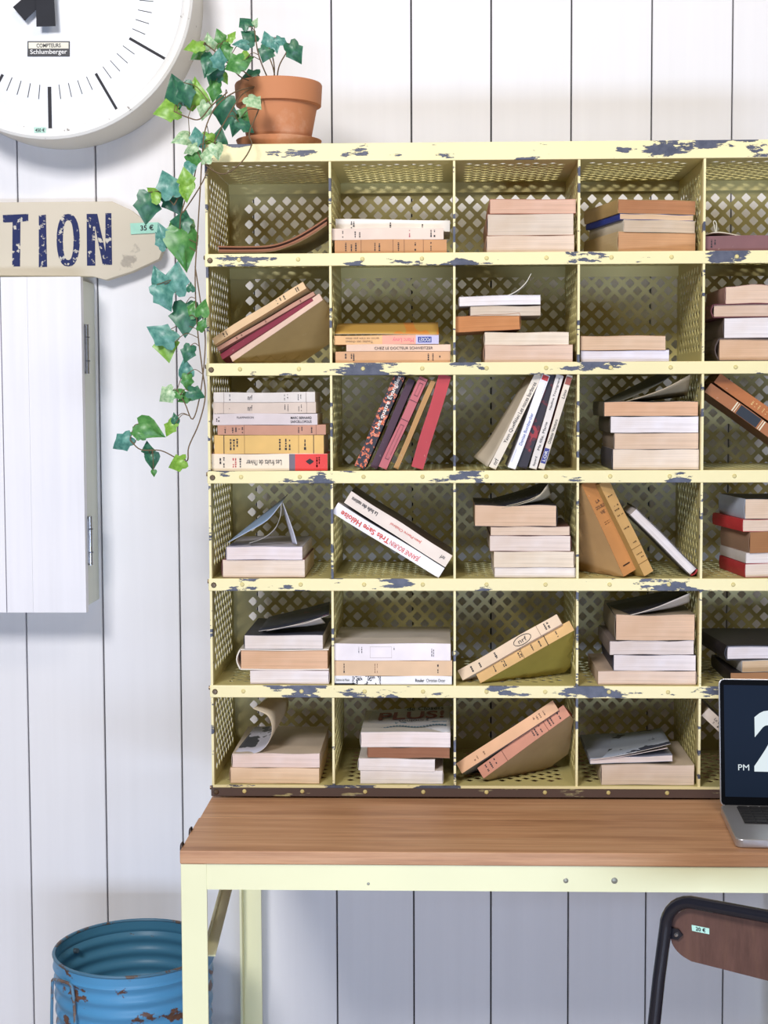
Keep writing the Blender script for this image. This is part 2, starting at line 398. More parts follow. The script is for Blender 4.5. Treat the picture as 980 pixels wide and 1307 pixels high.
# ------------------------------------------------------------------ books
ROWN = ['top row', 'second row down', 'third row down', 'fourth row down', 'fifth row down', 'bottom row']
COLN = ['first', 'second', 'third', 'fourth', 'fifth']
def where(r, c): return ', %s, %s column from ivy' % (ROWN[r], COLN[c])
def book_at(M, a, d, t, sp='left', cov='C8B090', pg='E2D2BC', spine=None, hard=False, label='', name=None, warp=0.0007, group='books in the pigeonholes', lim=None):
    """book in its own frame: x along the face one sees, y into the shelf, z through the thickness"""
    root = thing(name or ('hardback_book' if hard else 'paperback_book'), label, 'book', M, group)
    c = 0.0022 if hard else 0.0006; ov = 0.0025 if hard else 0.0005; N = 10
    ph = random.uniform(0, 6.28); fr = random.uniform(0.8, 1.7)
    def wz(x, z): return warp * math.sin(6.28 * fr * x / a + ph) * (0.4 + 0.6 * z / t)
    def W(v):                                       # sagging books rest on the floor and against the partitions
        w = M @ v
        if lim:
            zf = lim[0] + .0006 + .0022 * (v.z / t); w.z = max(w.z, zf)
            w.x = min(max(w.x, lim[1] + .003), lim[2] - .003)
        return w
    KY = 5 if lim else 1
    def slab(mb, x0, x1, y0, y1, z0, z1, mi=0, nx=N):
        vs = []; fs = []
        sec = [(y0 + (y1 - y0) * k / KY, z0) for k in range(KY + 1)] + [(y1 + (y0 - y1) * k / KY, z1) for k in range(KY + 1)]; q = len(sec)
        for i in range(nx + 1):
            x = x0 + (x1 - x0) * i / nx
            for y, z in sec: vs.append(W(Vector((x, y, z + wz(x, z)))))
        for i in range(nx):
            for k in range(q):
                fs.append((i * q + k, i * q + (k + 1) % q, i * q + q + (k + 1) % q, i * q + q + k)[::-1])
        for k in range(KY):
            fs.append((k, k + 1, q - 2 - k, q - 1 - k)); fs.append(tuple(nx * q + e_ for e_ in (q - 1 - k, q - 2 - k, k + 1, k)))
        mb.add(vs, fs, mi)
    px0, px1, py0, py1 = ov, a - ov, ov, d - ov
    if sp == 'front': py0 = c
    if sp == 'back': py1 = d - c
    if sp == 'left': px0 = c
    if sp == 'right': px1 = a - c
    cm, sm = cover(cov), (spine if hasattr(spine, 'node_tree') else cover(spine or cov))
    mb = MB(); slab(mb, 0, a, 0, d, 0, c); slab(mb, 0, a, 0, d, t - c, t)
    e = 0.0003
    if sp in ('front', 'back'):
        ya, yb = (0, c) if sp == 'front' else (d - c, d)
        slab(mb, 0, a, ya - (e if sp == 'front' else 0), yb, 0, t, 1)
    else:                                           # rounded end spine
        xe = 0 if sp == 'left' else a; sg = -1 if sp == 'left' else 1; bul = (0.18 if hard else 0.06) * t; K = 6
        vs = []; fs = []
        for y in (0, d):
            for k in range(K + 1):
                z = t * k / K; vs.append(M @ Vector((xe + sg * bul * math.sin(math.pi * k / K), y, z + wz(xe, z))))
            for k in range(K, -1, -1):
                z = c + (t - 2 * c) * k / K; vs.append(M @ Vector((xe - sg * c + sg * bul * math.sin(math.pi * k / K), y, z + wz(xe, z))))
        n2 = 2 * K + 2
        for k in range(n2): fs.append((k, (k + 1) % n2, n2 + (k + 1) % n2, n2 + k))
        fs += [list(range(n2))[::-1], list(range(n2, 2 * n2))]
        mb.add(vs, fs, 1)
    part('cover', mb, [cm, sm], root)
    pb = MB(); slab(pb, px0, px1, py0, py1, c, t - c); part('page_block', pb, paper(pg), root)
    root_dims[root.name] = (M, a, d, t)
    return root
root_dims = {}
def spine_text(b, s, x, z, w, h, col=None, rot=0, off=0.0):
    """lettering on the front face; x, z centre and w, h as shares of length and thickness"""
    M, a, d, t = root_dims[b.name]; R = M.to_3x3(); u, v = R @ Vector((1, 0, 0)), R @ Vector((0, 0, 1))
    mb = MB()
    if rot in (90, -90, 270): text(mb, s, M @ Vector((x * a, -0.0014, z * t)), u, v, h * t, w * a, rot, off)
    else: text(mb, s, M @ Vector((x * a, -0.0014, z * t)), u, v, w * a, h * t, rot, off)
    return part('lettering', mb, col or M_INK, b)
def spine_box(b, x0, x1, z0, z1, col, name='spine_band', depth=0.0008):
    M, a, d, t = root_dims[b.name]; mb = MB()
    vs = [M @ Vector((x * a, y, z * t)) for y in (-0.0004 - depth, 0.001) for x, z in ((x0, z0), (x1, z0), (x1, z1), (x0, z1))]
    mb.add(vs, [(0, 1, 2, 3), (7, 6, 5, 4), (0, 4, 5, 1), (1, 5, 6, 2), (2, 6, 7, 3), (3, 7, 4, 0)])
    return part(name, mb, col if hasattr(col, 'node_tree') else cover(col), b)
def spine_marks(b, xs, col=None, z0=0.2, z1=0.8, wd=0.006, rows=None):
    """worn small print across the spine: short dashes too small to read"""
    M, a, d, t = root_dims[b.name]; mb = MB()
    for x in xs:
        z = z0
        while z < z1:
            dz = random.uniform(0.06, 0.16)
            if random.random() < 0.85:
                w = wd * random.uniform(0.6, 1.2)
                vs = [M @ Vector((xx * a, -0.0012, zz * t)) for xx, zz in ((x - w, z), (x + w, z), (x + w, min(z + dz, z1)), (x - w, min(z + dz, z1)))]
                mb.add(vs, [(0, 1, 2, 3)])
            z += dz + 0.05
    return _stuff(part('small_print', mb, col or M_INK, b))
def _stuff(o): o['kind'] = 'stuff'; return o
def stack(r, c, items, yf=0.012):
    """items from the bottom up: (x0, x1, t in px, label, options)"""
    z = ROWZ[r] + 0.0004; y = LIPY[r]; out = []
    for it in items:
        x0, x1, tp, lab = it[:4]; o = dict(it[4]) if len(it) > 4 else {}
        Y = yf + o.pop('dy', 0.0) + random.uniform(0, 0.003); s = (DZ + Y) / F
        A, B = at(x0, y - tp / 2, Y), at(x1, y - tp / 2, Y); t = tp * s
        yaw = math.radians(o.pop('yaw', 0.0)); roll = math.radians(o.pop('roll', 0.0)); d = o.pop('d', 0.2)
        a = (B.x - A.x) / math.cos(yaw)
        M = Matrix.Translation((A.x, Y, z)) @ Matrix.Rotation(yaw, 4, 'Z') @ Matrix.Rotation(roll, 4, 'Y')
        zo = o.pop('zo', 0.0)
        if zo: M = Matrix.Translation((0, 0, zo)) @ M
        out.append(book_at(M, a, d, t, label=lab + where(r, c), **o)); z += t + 0.0003; y -= tp
    return out
def lean(r, c, A, YA, B, YB, tp, lab, d=0.14, flip=False, lift=0.0, tilt=0.0, **o):
    """leaning book: lower edge of the visible face runs from A to B (pixels, each with its depth)"""
    a, b = at(A[0], A[1], YA), at(B[0], B[1], YB); a.z += lift; b.z += lift; L = (b - a).length; x = (b - a) / L
    y = Vector((-x.y, x.x, 0)).normalized()
    if y.y < 0: y = -y
    z = x.cross(y).normalized()
    o0 = a
    if z.z < 0 and not flip:
        x = -x; o0 = b; z = x.cross(y).normalized()
    s = (DZ + YA) / F
    if tilt:
        f = math.radians(tilt); y, z = y * math.cos(f) - z * math.sin(f), z * math.cos(f) + y * math.sin(f); s /= math.cos(f)
        o['lim'] = (ROWZ[r], COLX[c], COLX[c + 1])
    M = Matrix(((x.x, y.x, z.x, o0.x), (x.y, y.y, z.y, o0.y), (x.z, y.z, z.z, o0.z), (0, 0, 0, 1)))
    return book_at(M, L, d, tp * s, label=lab + where(r, c), **o)
def flap(b, front, Yf, back, Yb, top, under, name='cover_flap', k=5, mid=0, th=0.0007):
    """bent cover or loose page of a book: a ruled sheet between a front and a back edge"""
    fr = catmull([at(x, y, Yf) for x, y in front], k); bk = catmull([at(x, y, Yb) for x, y in back], k)
    n = len(fr); R = 5; vs = []; fs = []
    for j in range(R):
        for i in range(n): vs.append(fr[i].lerp(bk[i], j / (R - 1)))
    for j in range(R - 1):
        for i in range(n - 1): fs.append((j * n + i, j * n + i + 1, (j + 1) * n + i + 1, (j + 1) * n + i))
    mb = MB().add(vs, fs)
    o = part(name, mb, [top, under], b, True)
    s = o.modifiers.new('thickness', 'SOLIDIFY'); s.thickness = th; s.offset = 0; s.material_offset = 1; s.material_offset_rim = 1
    return o

# ---- top row
def curved_magazine():
    lo = catmull([at(x, y, 0.012) for x, y in ((279, 322.5), (312, 322.3), (345, 321), (372, 313), (396, 301), (417, 287))], 5)
    up = catmull([at(x, y, 0.012) for x, y in ((278, 313.5), (312, 314), (345, 312.5), (370, 305), (394, 292), (417, 277))], 5)
    lo[0].z = max(lo[0].z, ROWZ[0] + 0.001)
    M = Matrix.Translation(lo[0]); root = thing('magazine', 'tattered brown magazine bent up against the partition' + where(0, 0), 'magazine', M, 'books in the pigeonholes')
    n = len(lo); d = Vector((0.0, 0.2, 0)); mats = (paper('8A5F45'), paper('A9745A'), paper('6E4A38'), paper('9B6A4E'))
    for q in range(4):                              # page bundles
        t0, t1 = q / 4 + 0.01, (q + 1) / 4 - 0.02; off = Vector((0, 0.004 * ((q * 7) % 3), 0))
        vs = []; fs = []
        for i in range(n):
            a, b = lo[i].lerp(up[i], t0) + off, lo[i].lerp(up[i], t1) + off; vs += [a, a + d, b + d, b]
        for i in range(n - 1):
            for k in range(4): fs.append((i * 4 + k, i * 4 + 4 + k, i * 4 + 4 + (k + 1) % 4, i * 4 + (k + 1) % 4))
        fs += [(0, 1, 2, 3), tuple((n - 1) * 4 + k for k in (3, 2, 1, 0))]
        part('page_bundle', MB().add(vs, fs), mats[q], root)
    vs = []; fs = []
    for i in range(n): vs += [lo[i] - Vector((0, 0, 0.0006)), lo[i] + d - Vector((0, 0, 0.0006))]
    for i in range(n - 1): fs.append((i * 2, i * 2 + 1, i * 2 + 3, i * 2 + 2))
    o = part('cover', MB().add(vs, fs), cover('8F7B55'), root); o.modifiers.new('t', 'SOLIDIFY').thickness = 0.0005
curved_magazine()
b = stack(0, 1, [
    (427, 570, 17.5, 'orange-brown paperback spine out at stack bottom', dict(sp='front', cov='C58F5E', d=.14)),
    (421.5, 566, 14.5, 'pinkish cream paperback spine out in stack middle', dict(sp='front', cov='E4CFC0', d=.14)),
    (428, 574, 14, 'white paperback topmost in its stack, spine out', dict(sp='front', cov='ECE6DE', d=.14, dy=.035, roll=1))])
spine_marks(b[0], (.10, .15, .19, .36, .40, .57, .72, .86)); spine_box(b[0], .235, .238, 0, 1, '7A5238'); spine_box(b[0], .52, .523, 0, 1, '7A5238'); spine_box(b[0], .62, .623, 0, 1, '7A5238'); spine_box(b[0], .79, .793, 0, 1, '7A5238')
spine_marks(b[1], (.11, .22, .26, .89, .92)); spine_marks(b[1], (.70,), cover('B05060')); spine_marks(b[2], (.14, .16, .48, .76))
stack(0, 2, [
    (621, 733, 21.5, 'cream paperback lowest of three, pages out', dict(sp='left', cov='B89078', pg='E2CDBB')),
    (622, 732, 27, 'thick greyish paperback middle of three, pages out', dict(sp='left', cov='A87A62', pg='DACBBC')),
    (625, 735, 18, 'pink-edged paperback on top of three, pages out', dict(sp='left', cov='B9745A', pg='DDB7A2'))])
stack(0, 3, [
    (789, 892, 25.5, 'thick orange-edged old paperback at stack bottom', dict(sp='left', cov='C9B088', pg='CD9E76', yaw=14, d=.19)),
    (796, 891, 15, 'grey-edged paperback with torn white spine', dict(sp='left', cov='D8CDBA', pg='D2C0AC', yaw=14, d=.19)),
    (791, 889, 7.5, 'thin paperback with bright blue spine', dict(sp='left', cov='2B3F96', pg='E0C2A2', yaw=14, d=.19)),
    (789, 892, 17.5, 'brown-edged paperback topmost, tan spine', dict(sp='left', cov='B99A68', pg='B47F5A', yaw=14, d=.19))], .01)
b = stack(0, 4, [(899, 1046, 19.5, 'mauve brown hardback lying spine out', dict(sp='front', cov='80585A', d=.16, hard=True))])
spine_marks(b[0], (.06, .09), z0=.25, z1=.75)
lp = catmull([at(x, y, .04) for x, y in ((899, 299), (912, 296), (925, 296.5), (945, 300.5))], 4)
sh = MB()
for i in range(len(lp) - 1):
    p, q = lp[i], lp[i + 1]; d_ = Vector((0, .09, -.002)); sh.add([p, q, q + d_, p + d_, p + Vector((0, 0, -.002)), q + Vector((0, 0, -.002)), q + d_ + Vector((0, 0, -.002)), p + d_ + Vector((0, 0, -.002))], [(0, 1, 2, 3), (7, 6, 5, 4), (0, 4, 5, 1), (1, 5, 6, 2), (2, 6, 7, 3), (3, 7, 4, 0)])
t_ = thing('paper_booklet', 'crumpled white booklet with cord loop on mauve brown book', 'booklet', lp[0])
part('sheet', sh, paper('E8E6DA'), t_)
part('cord_loop', MB().tube(catmull([at(x, y, .045) for x, y in ((913, 296), (911, 287), (910.5, 283), (912.5, 282), (914.5, 287), (914, 296))], 4), .0008, 6), plain('E4E2D0', .7), t_, True)

# ---- second row
lean(1, 0, (297, 461.8), .03, (412, 383), .012, 10, 'cream pink paperback leaning, lowest of four', d=.12, tilt=32, cov='B59A6C', spine='E3C4B2', pg='D9C4A8', sp='front')
b2 = lean(1, 0, (284, 459), .035, (400, 384), .02, 7.5, 'deep maroon leaning paperback', d=.11, tilt=26, cov='6E2433', spine='842C40', pg='C8A890', sp='front')
b1 = lean(1, 0, (279, 448), .035, (402, 376.5), .02, 5, 'thin rosy brown leaning paperback over the maroon one', d=.11, tilt=22, cov='8A5A50', spine='B98A78', pg='C8A890', sp='front')
b0 = lean(1, 0, (274, 440), .03, (391, 368), .016, 9.5, 'tan leaning paperback uppermost of four', d=.11, tilt=18, cov='CBA878', spine='DDBB90', pg='C8A890', sp='front')
spine_marks(b0, (.12, .15, .70, .74, .78, .91, .93)); spine_marks(b1, (.2, .25, .5, .86), cover('70483E'))
b = stack(1, 1, [
    (428, 574.5, 14.5, 'tan orange paperback at bottom, spine out', dict(sp='front', cov='D6A67C', d=.14)),
    (442, 575, 8.5, 'thin pink paperback printed with a doctor title', dict(sp='front', cov='E8C6AE', d=.13)),
    (426.5, 560, 11.5, 'pocket paperback with orange to lavender spine', dict(sp='front', cov='E8B880', d=.115))])
spine_marks(b[0], (.09, .14, .16, .81, .85, .91)); spine_text(b[1], 'CHEZ LE DOCTEUR SCHWEITZER', .55, .45, .56, .40)
spine_box(b[2], .46, .78, 0.02, .98, 'EFA890'); spine_box(b[2], .78, .999, 0.02, .98, 'C4BFDC')
spine_text(b[2], 'Marc Levy', .66, .52, .2, .6, cover('E2607A'), 180); e = spine_box(b[2], .80, .93, .2, .82, '2B3A8C', 'publisher_badge', .001)
spine_text(b[2], 'POCKET', .865, .51, .11, .42, plain('F4F4F4'), 180).location.y -= .0008
spine_text(b[2], 'Toutes ces choses', .24, .30, .26, .26, cover('8A6A50'), 180); spine_text(b[2], "qu'on ne s'est pas dites", .27, .68, .32, .26, cover('8A6A50'), 180)
orange_blend = patterned('orange_to_grey_cover', None, [(.35, 'C9A050'), (.5, 'D98E40'), (.62, 'AFA6C4')], 6, (1, .2, .2))
flap(b[2], [(427, 426.5), (470, 426.2), (515, 426.5), (560, 427)], .018, [(431, 413), (470, 412.5), (515, 412), (559, 411.5)], .1, orange_blend, paper('D8C8B0'), th=.001)
b = stack(1, 2, [
    (618.5, 731, 21.5, 'thick pinkish paperback at stack bottom', dict(sp='left', cov='C49A84', pg='DEC2B0')),
    (618.5, 726, 16, 'cream paperback under the orange-brown book', dict(sp='left', cov='E0CDB8', pg='EBDDCB')),
    (581, 664, 20.5, 'orange-brown paperback jutting sideways in the stack', dict(sp='right', cov='A5683E', pg='C98A58', d=.16, roll=-2.5)),
    (600, 690, 12.5, 'grey cream paperback second from stack top', dict(sp='left', cov='7A6A5C', pg='D9CABA', d=.17)),
    (586, 690, 12, 'white paperback topmost with one page curling up', dict(sp='left', cov='D8D4D8', pg='F0ECF2', d=.14, roll=-1))])
flap(b[4], [(604, 382.5), (635, 380), (655, 374), (670, 362), (678, 349)], .016, [(604, 383.5), (635, 382), (655, 376), (669, 365), (676, 352)], .07, cover('F4F0E4'), cover('E4E0D2'), 'curled_page', th=.0013)
stack(1, 3, [
    (741, 854, 14.5, 'lavender white paperback under a tan one', dict(sp='left', cov='8A7C74', pg='E6E2F0')),
    (741, 849.5, 18, 'tan-edged paperback lying on a lavender white one', dict(sp='left', cov='C0946C', pg='DDBFA4'))])
stack(1, 4, [
    (917, 1040, 29, 'thick tan hardback with dark cover at stack bottom', dict(sp='left', cov='4A3A34', pg='DAB79A', hard=True)),
    (924, 1042, 25.5, 'white-edged paperback second from bottom', dict(sp='left', cov='6A5A54', pg='ECE8EE')),
    (910, 1038, 17.5, 'maroon covered hardback second from top', dict(sp='left', cov='5E2830', pg='D9C0AE', hard=True)),
    (926, 1040, 22.5, 'wavy pink paperback topmost in stack', dict(sp='left', cov='B58A80', pg='E4CBB8', warp=.0025))], .015)

# ---- third row
b = stack(2, 0, [
    (267.8, 418, 21.5, 'cream and red novel at stack bottom', dict(sp='front', cov='D8584A', spine='ECDCC6', d=.14)),
    (273.5, 413, 24, 'thick mustard yellow paperback second from bottom', dict(sp='front', cov='DDB468', d=.13)),
    (277.7, 415.7, 12.5, 'rust pink paperback on the mustard one', dict(sp='front', cov='C08C74', d=.13)),
    (272, 405, 14.5, 'grey lavender paperback with publisher name', dict(sp='front', cov='D2C6C6', d=.13)),
    (272, 403, 14, 'beige grey paperback second from top', dict(sp='front', cov='D0BEB0', d=.13)),
    (272.6, 402, 12.5, 'pale grey paperback topmost of six', dict(sp='front', cov='D6CEC8', d=.13))])
spine_box(b[0], .675, .725, .0, .985, '6E6470'); spine_box(b[0], .725, .999, .0, .985, 'DE3A34')
spine_text(b[0], "Les fruits de l'hiver", .46, .48, .30, .34, None, 180); spine_marks(b[0], (.09, .12, .26)); spine_marks(b[0], (.20, .22), cover('C03A3A'))
M_, a_, d_, t_ = root_dims[b[0].name]; mb = MB()
mb.add([M_ @ Vector((x * a_, -.0018, z * t_)) for x, z in ((.83, .45), (.85, .36), (.87, .45), (.885, .55), (.85, .72), (.815, .55))], [(0, 1, 2, 3, 4, 5)]); part('emblem', mb, M_INK, b[0])
spine_marks(b[0], (.91, .93), cover('8A1E1E'))
spine_box(b[1], .085, .092, 0, 1, '5A4428'); spine_box(b[1], .905, .912, 0, 1, '5A4428'); spine_box(b[1], .275, .278, 0, 1, '8A6A38'); spine_box(b[1], .77, .773, 0, 1, '8A6A38')
spine_marks(b[1], (.15, .18, .21, .60, .655, .69, .83), wd=.008); spine_marks(b[2], (.07, .14, .17, .20, .23, .75, .78, .87)); spine_box(b[2], .245, .248, 0, 1, '8A5A48'); spine_box(b[2], .91, .913, 0, 1, '8A5A48')
spine_text(b[3], 'FLAMMARION', .31, .66, .16, .18); spine_text(b[3], 'MARC BERNARD', .845, .62, .20, .22, None, 0, .01); spine_text(b[3], 'SARCELLOPOLIS', .845, .28, .20, .22, None, 0, .01); spine_marks(b[3], (.035, .055), z0=.3, z1=.7)
for q in (4, 5):
    spine_box(b[q], .10, .103, 0, 1, '9A8A80'); spine_marks(b[q], (.16, .70, .73, .835, .86), wd=.004); spine_text(b[q], 'nrf', .36, .5, .045, .5); spine_box(b[q], .91, .913, 0, 1, '9A8A80')
floral = patterned('black_orange_floral', None, [(.30, '2A2530'), (.50, '3A3440'), (.53, 'D8683A'), (.60, 'E89A80'), (.64, '2E2834')], 120)
b = lean(2, 1, (465, 599.5), .02, (517, 480.5), .02, 13.8, 'black and orange floral spined leaning book', spine=floral, cov='2A2530', pg='C8B8A0', sp='front', d=.13)
spine_text(b, 'Les quatre Évangiles', .70, .5, .56, .6, plain('F2EEE6'), 0, .012)
lean(2, 1, (481, 599), .03, (529.5, 486), .03, 9.2, 'dark plum leaning book beside the floral spine', cov='3A1E30', spine='452438', pg='B8A898', sp='front', d=.13, hard=True)
b = lean(2, 1, (493, 599.7), .015, (546, 484.5), .015, 10.8, 'dusty red leaning hardback with framed spine panels', cov='A84A50', spine='C0666C', pg='B8A898', sp='front', d=.13, hard=True)
M_D = cover('5E2A34')
for x0, x1 in ((.10, .48), (.80, .94)):
    for q in ((x0, x1, .28, .31), (x0, x1, .69, .72), (x0, x0 + .006, .28, .72), (x1 - .006, x1, .28, .72)): spine_box(b, *q, M_D, 'spine_rule')
for x0 in (.53, .74, .97): spine_box(b, x0, x0 + .007, .02, .98, M_D, 'spine_rule')
lean(2, 1, (508, 599), .02, (556, 487.5), .02, 6.5, 'thin ochre leaning book between two red ones', cov='A87840', spine='B88A50', pg='B8A898', sp='front', d=.13)
lean(2, 1, (539.5, 599.7), .012, (576, 481), .012, 15.8, 'plain bright red leaning hardback', cov='A83038', spine='B8383F', pg='B8A898', sp='front', d=.13, hard=True)
b = lean(2, 2, (632.5, 599.5), .015, (692, 480), .015, 9.6, 'cream leaning novel with bent back cover', cov='D8CBB8', spine='E8DCCB', pg='D9C9B4', sp='front', d=.13)
spine_text(b, 'Yann Queffélec', .42, .5, .3, .5, M_INK, 0); spine_text(b, 'Les noces barbares', .75, .5, .33, .5, M_INK, 0); spine_text(b, 'nrf', .07, .5, .06, .55, M_INK, 0)
flap(b, [(622, 596), (634, 575), (655, 535), (682, 482)], .02, [(604.5, 583), (622, 562), (645, 525), (672, 480)], .06, cover('B9AC98'), cover('A89C88'), 'bent_cover')
b = lean(2, 2, (657.5, 599.5), .012, (702, 480), .012, 10, 'bright white leaning book with blue rules', cov='E6E4EE', spine='F0EEF4', pg='E0D9D0', sp='front', d=.13)
spine_text(b, 'Denise Bombardier', .42, .5, .34, .4, cover('5870B0'), 0); spine_box(b, .94, .99, .1, .9, 'C83A38'); spine_box(b, .80, .92, .18, .20, '8A98C8', 'spine_rule'); spine_box(b, .06, .2, .78, .80, '8A98C8', 'spine_rule')
blackred = patterned('black_red_spine', None, [(.38, '251C28'), (.54, '5A1C28'), (.60, '9A2C34'), (.70, '2A2030')], 22)
lean(2, 2, (672, 599), .02, (711, 480), .02, 12, 'black and red leaning book between two white ones', cov='2A1C26', spine=blackred, pg='C8B8B0', sp='front', d=.13)
b = lean(2, 2, (684.5, 599.5), .012, (719.5, 480), .012, 9.2, 'off white leaning book with black print', cov='D8D0CA', spine='E4DCD6', pg='D8CCC0', sp='front', d=.13)
spine_text(b, 'Ma fille, Marie', .35, .5, .3, .4, None, 0); spine_text(b, 'Nadine Trintignant', .80, .5, .34, .38, None, 0); spine_text(b, 'fayard', .08, .5, .10, .4, None, 0)
b = lean(2, 2, (694, 599.5), .012, (731, 480), .012, 7.4, 'cream leaning book with blue badge and red top', cov='A8584A', spine='E0D4C4', pg='D8CCC0', sp='front', d=.13)
spine_box(b, .06, .22, .08, .92, '3A3F8A', 'publisher_badge', .0006); spine_text(b, 'Odette Ventura', .40, .5, .26, .5, None, 0); spine_text(b, 'Lino', .80, .5, .09, .5, None, 0); spine_box(b, .90, .98, .05, .95, '9A5044')
spine_text(b, 'LOR', .14, .5, .11, .5, plain('F4F4F4'), 0).location.y -= .0006
b = stack(2, 3, [
    (782, 892, 26, 'thick cream paperback at stack bottom', dict(sp='left', cov='9A8E84', spine='5A5660', pg='EADACB')),
    (784, 891.5, 20.5, 'pinkish tan paperback second from bottom', dict(sp='left', cov='A08E80', pg='E0C6B0')),
    (779, 891.5, 21, 'white-edged paperback with dark spine', dict(sp='left', cov='5E544C', pg='EDE8EE')),
    (771, 891, 18.5, 'orange-edged paperback topmost with cover curled open', dict(sp='left', cov='4A4A42', spine='6A6252', pg='DDB292'))])
flap(b[3], [(774, 517.5), (800, 512), (845, 497), (881, 478)], .016, [(774, 517), (805, 514), (845, 509.5), (877, 505)], .10, cover('D8C8A8'), cover('D8C4A4'), 'loose_page')
flap(b[3], [(771, 517), (800, 509), (835, 493), (858, 479)], .022, [(763, 516), (790, 502), (820, 487), (840, 477)], .15, cover('4E4E46'), cover('5A584C'))
b = lean(2, 4, (899, 500), .03, (1036, 598), .03, 14, 'brown leather leaning hardback with black title label', cov='6A3E22', spine='A5683C', pg='8A6A50', sp='front', d=.13, hard=True)
for x0, x1 in ((.245, .255), (.50, .51), (.265, .27), (.485, .49), (.78, .79)): spine_box(b, x0, x1, .03, .97, 'E8DCC0', 'gilt_band', .0012)
spine_box(b, .285, .47, .04, .96, '1E2530', 'title_label', .001); spine_marks(b, (.31, .335, .40, .425), plain('C8C8C8'), .25, .75)
b = lean(2, 4, (911, 488.5), .03, (1047, 586), .03, 14, 'plain russet leather hardback, upper of two leaning', cov='8A5026', spine='B26A34', pg='8A6A50', sp='front', d=.13, hard=True, lift=.001)
spine_marks(b, (.33, .36, .39, .43, .46), cover('D8B070'), .3, .7)

# ---- fourth row
b = stack(3, 0, [
    (284, 389, 23, 'thick pale pink paperback under a tented one', dict(sp='left', cov='8A5A58', pg='EAD9CC', d=.22)),
    (289, 386, 17, 'white paperback with cover and pages standing open', dict(sp='left', cov='B8B4C0', pg='EDE2E6', d=.22))])
flap(b[1], [(291, 692.5), (314, 680), (341, 664), (358, 644)], .016, [(291, 692), (318, 670), (345, 649), (367, 631)], .10, cover('8AA4C8'), cover('D8DAE6'))
flap(b[1], [(318, 693.5), (337, 686), (351, 674), (358, 658), (359, 643)], .018, [(318, 693), (337, 687), (351, 676), (357, 660), (358, 645)], .04, cover('D0CEC8'), cover('C4C2BC'), 'loose_page')
flap(b[1], [(379, 694.5), (375, 680), (368, 660), (361, 642)], .018, [(373, 694), (369, 678), (364, 660), (360, 641)], .05, cover('DADCEA'), cover('C8CAD8'), 'loose_page')
b = lean(3, 1, (423.6, 654.5), .012, (559.7, 737.5), .012, 15, 'white leaning novel with red title', cov='E4E0E6', spine='F2F0F4', pg='E0D4C4', sp='front', d=.15)
M_R = cover('D8452E')
spine_text(b, 'Très Sage Héloïse', .285, .5, .45, .62, M_R, 180, .02); spine_text(b, 'JEANNE BOURIN', .655, .5, .27, .55, M_R, 180)
b = lean(3, 1, (439, 642.5), .012, (568, 725), .012, 17.5, 'cream leaning novel with dark brown cover on top', cov='4A3A34', spine='EADCD0', pg='E0D4C4', sp='front', d=.15, lift=.0015)
spine_text(b, 'La bulle des nations', .16, .58, .25, .3, None, 180, .015); spine_text(b, 'Jean-Pierre Chabrol', .57, .58, .30, .26, M_R, 180); spine_text(b, 'nrf', .935, .5, .04, .3, None, 180)
b = stack(3, 2, [
    (631, 734, 13, 'thin white paperback at stack bottom', dict(sp='right', cov='D8CFC6', pg='F0E8E6')),
    (630, 732.5, 20.5, 'cream paperback second from bottom', dict(sp='right', cov='CDB8A4', pg='EADCCB')),
    (625, 728, 20, 'lilac white paperback third from bottom', dict(sp='right', cov='7A4A40', pg='E8DAD4')),
    (626, 727, 11.5, 'thin pinkish paperback second from top', dict(sp='right', cov='6A4A40', pg='E4CEBC')),
    (606, 710, 27, 'thick tan paperback on top, dark dotted cover lifting', dict(sp='right', cov='3A3438', pg='DFC0A6', warp=.0012))])
dots = patterned('black_white_dotted_cover', None, [(.40, '22222A'), (.64, '2A2A32'), (.68, 'C8C4BC')], 130)
flap(b[4], [(612, 650), (640, 647), (672, 639), (692, 629), (700, 617)], .014, [(611, 640), (640, 633), (670, 624), (690, 616), (703, 611)], .14, dots, cover('DDD0B4'))
flap(b[4], [(640, 648.5), (665, 643), (686, 634), (699, 618)], .012, [(645, 648), (668, 645), (690, 641), (703, 633)], .06, cover('D8CBB0'), cover('D8CBB0'), 'loose_page')
b = lean(3, 3, (796, 736), .012, (742, 618), .008, 20, 'thick orange-tan paperback leaning on the partition', d=.15, tilt=30, cov='C09A6C', spine='C98C54', pg='C8A880', sp='front')
M_, a_, d_, t_ = root_dims[b.name]
spine_text(b, 'LA', .22, .5, .032, .28, None, 90); spine_text(b, 'DOUBLE', .28, .5, .032, .62, None, 90); spine_text(b, 'VIE', .34, .5, .032, .32, None, 90); spine_marks(b, (.44, .46), cover('6A4628'), .3, .7, .003); spine_box(b, .90, .912, .25, .75, '3A2A20', 'publisher_name')
b = lean(3, 3, (822.5, 735.5), .014, (764.5, 618), .010, 14, 'mustard paperback leaning beside the orange-tan one', d=.13, tilt=24, cov='A88A50', spine='CFA468', pg='C8A880', sp='front')
spine_marks(b, (.15, .26, .30, .36, .50, .66, .78, .82), cover('5A4428')); spine_box(b, .71, .714, 0, 1, '8A6A38'); spine_box(b, .87, .874, 0, 1, '8A6A38')
lean(3, 3, (802.5, 657), .03, (881, 735.5), .03, 13.5, 'white-paged hardback leaning with red tail band', d=.14, cov='4A4038', pg='E8E2E6', spine='A83038', sp='right', hard=True)
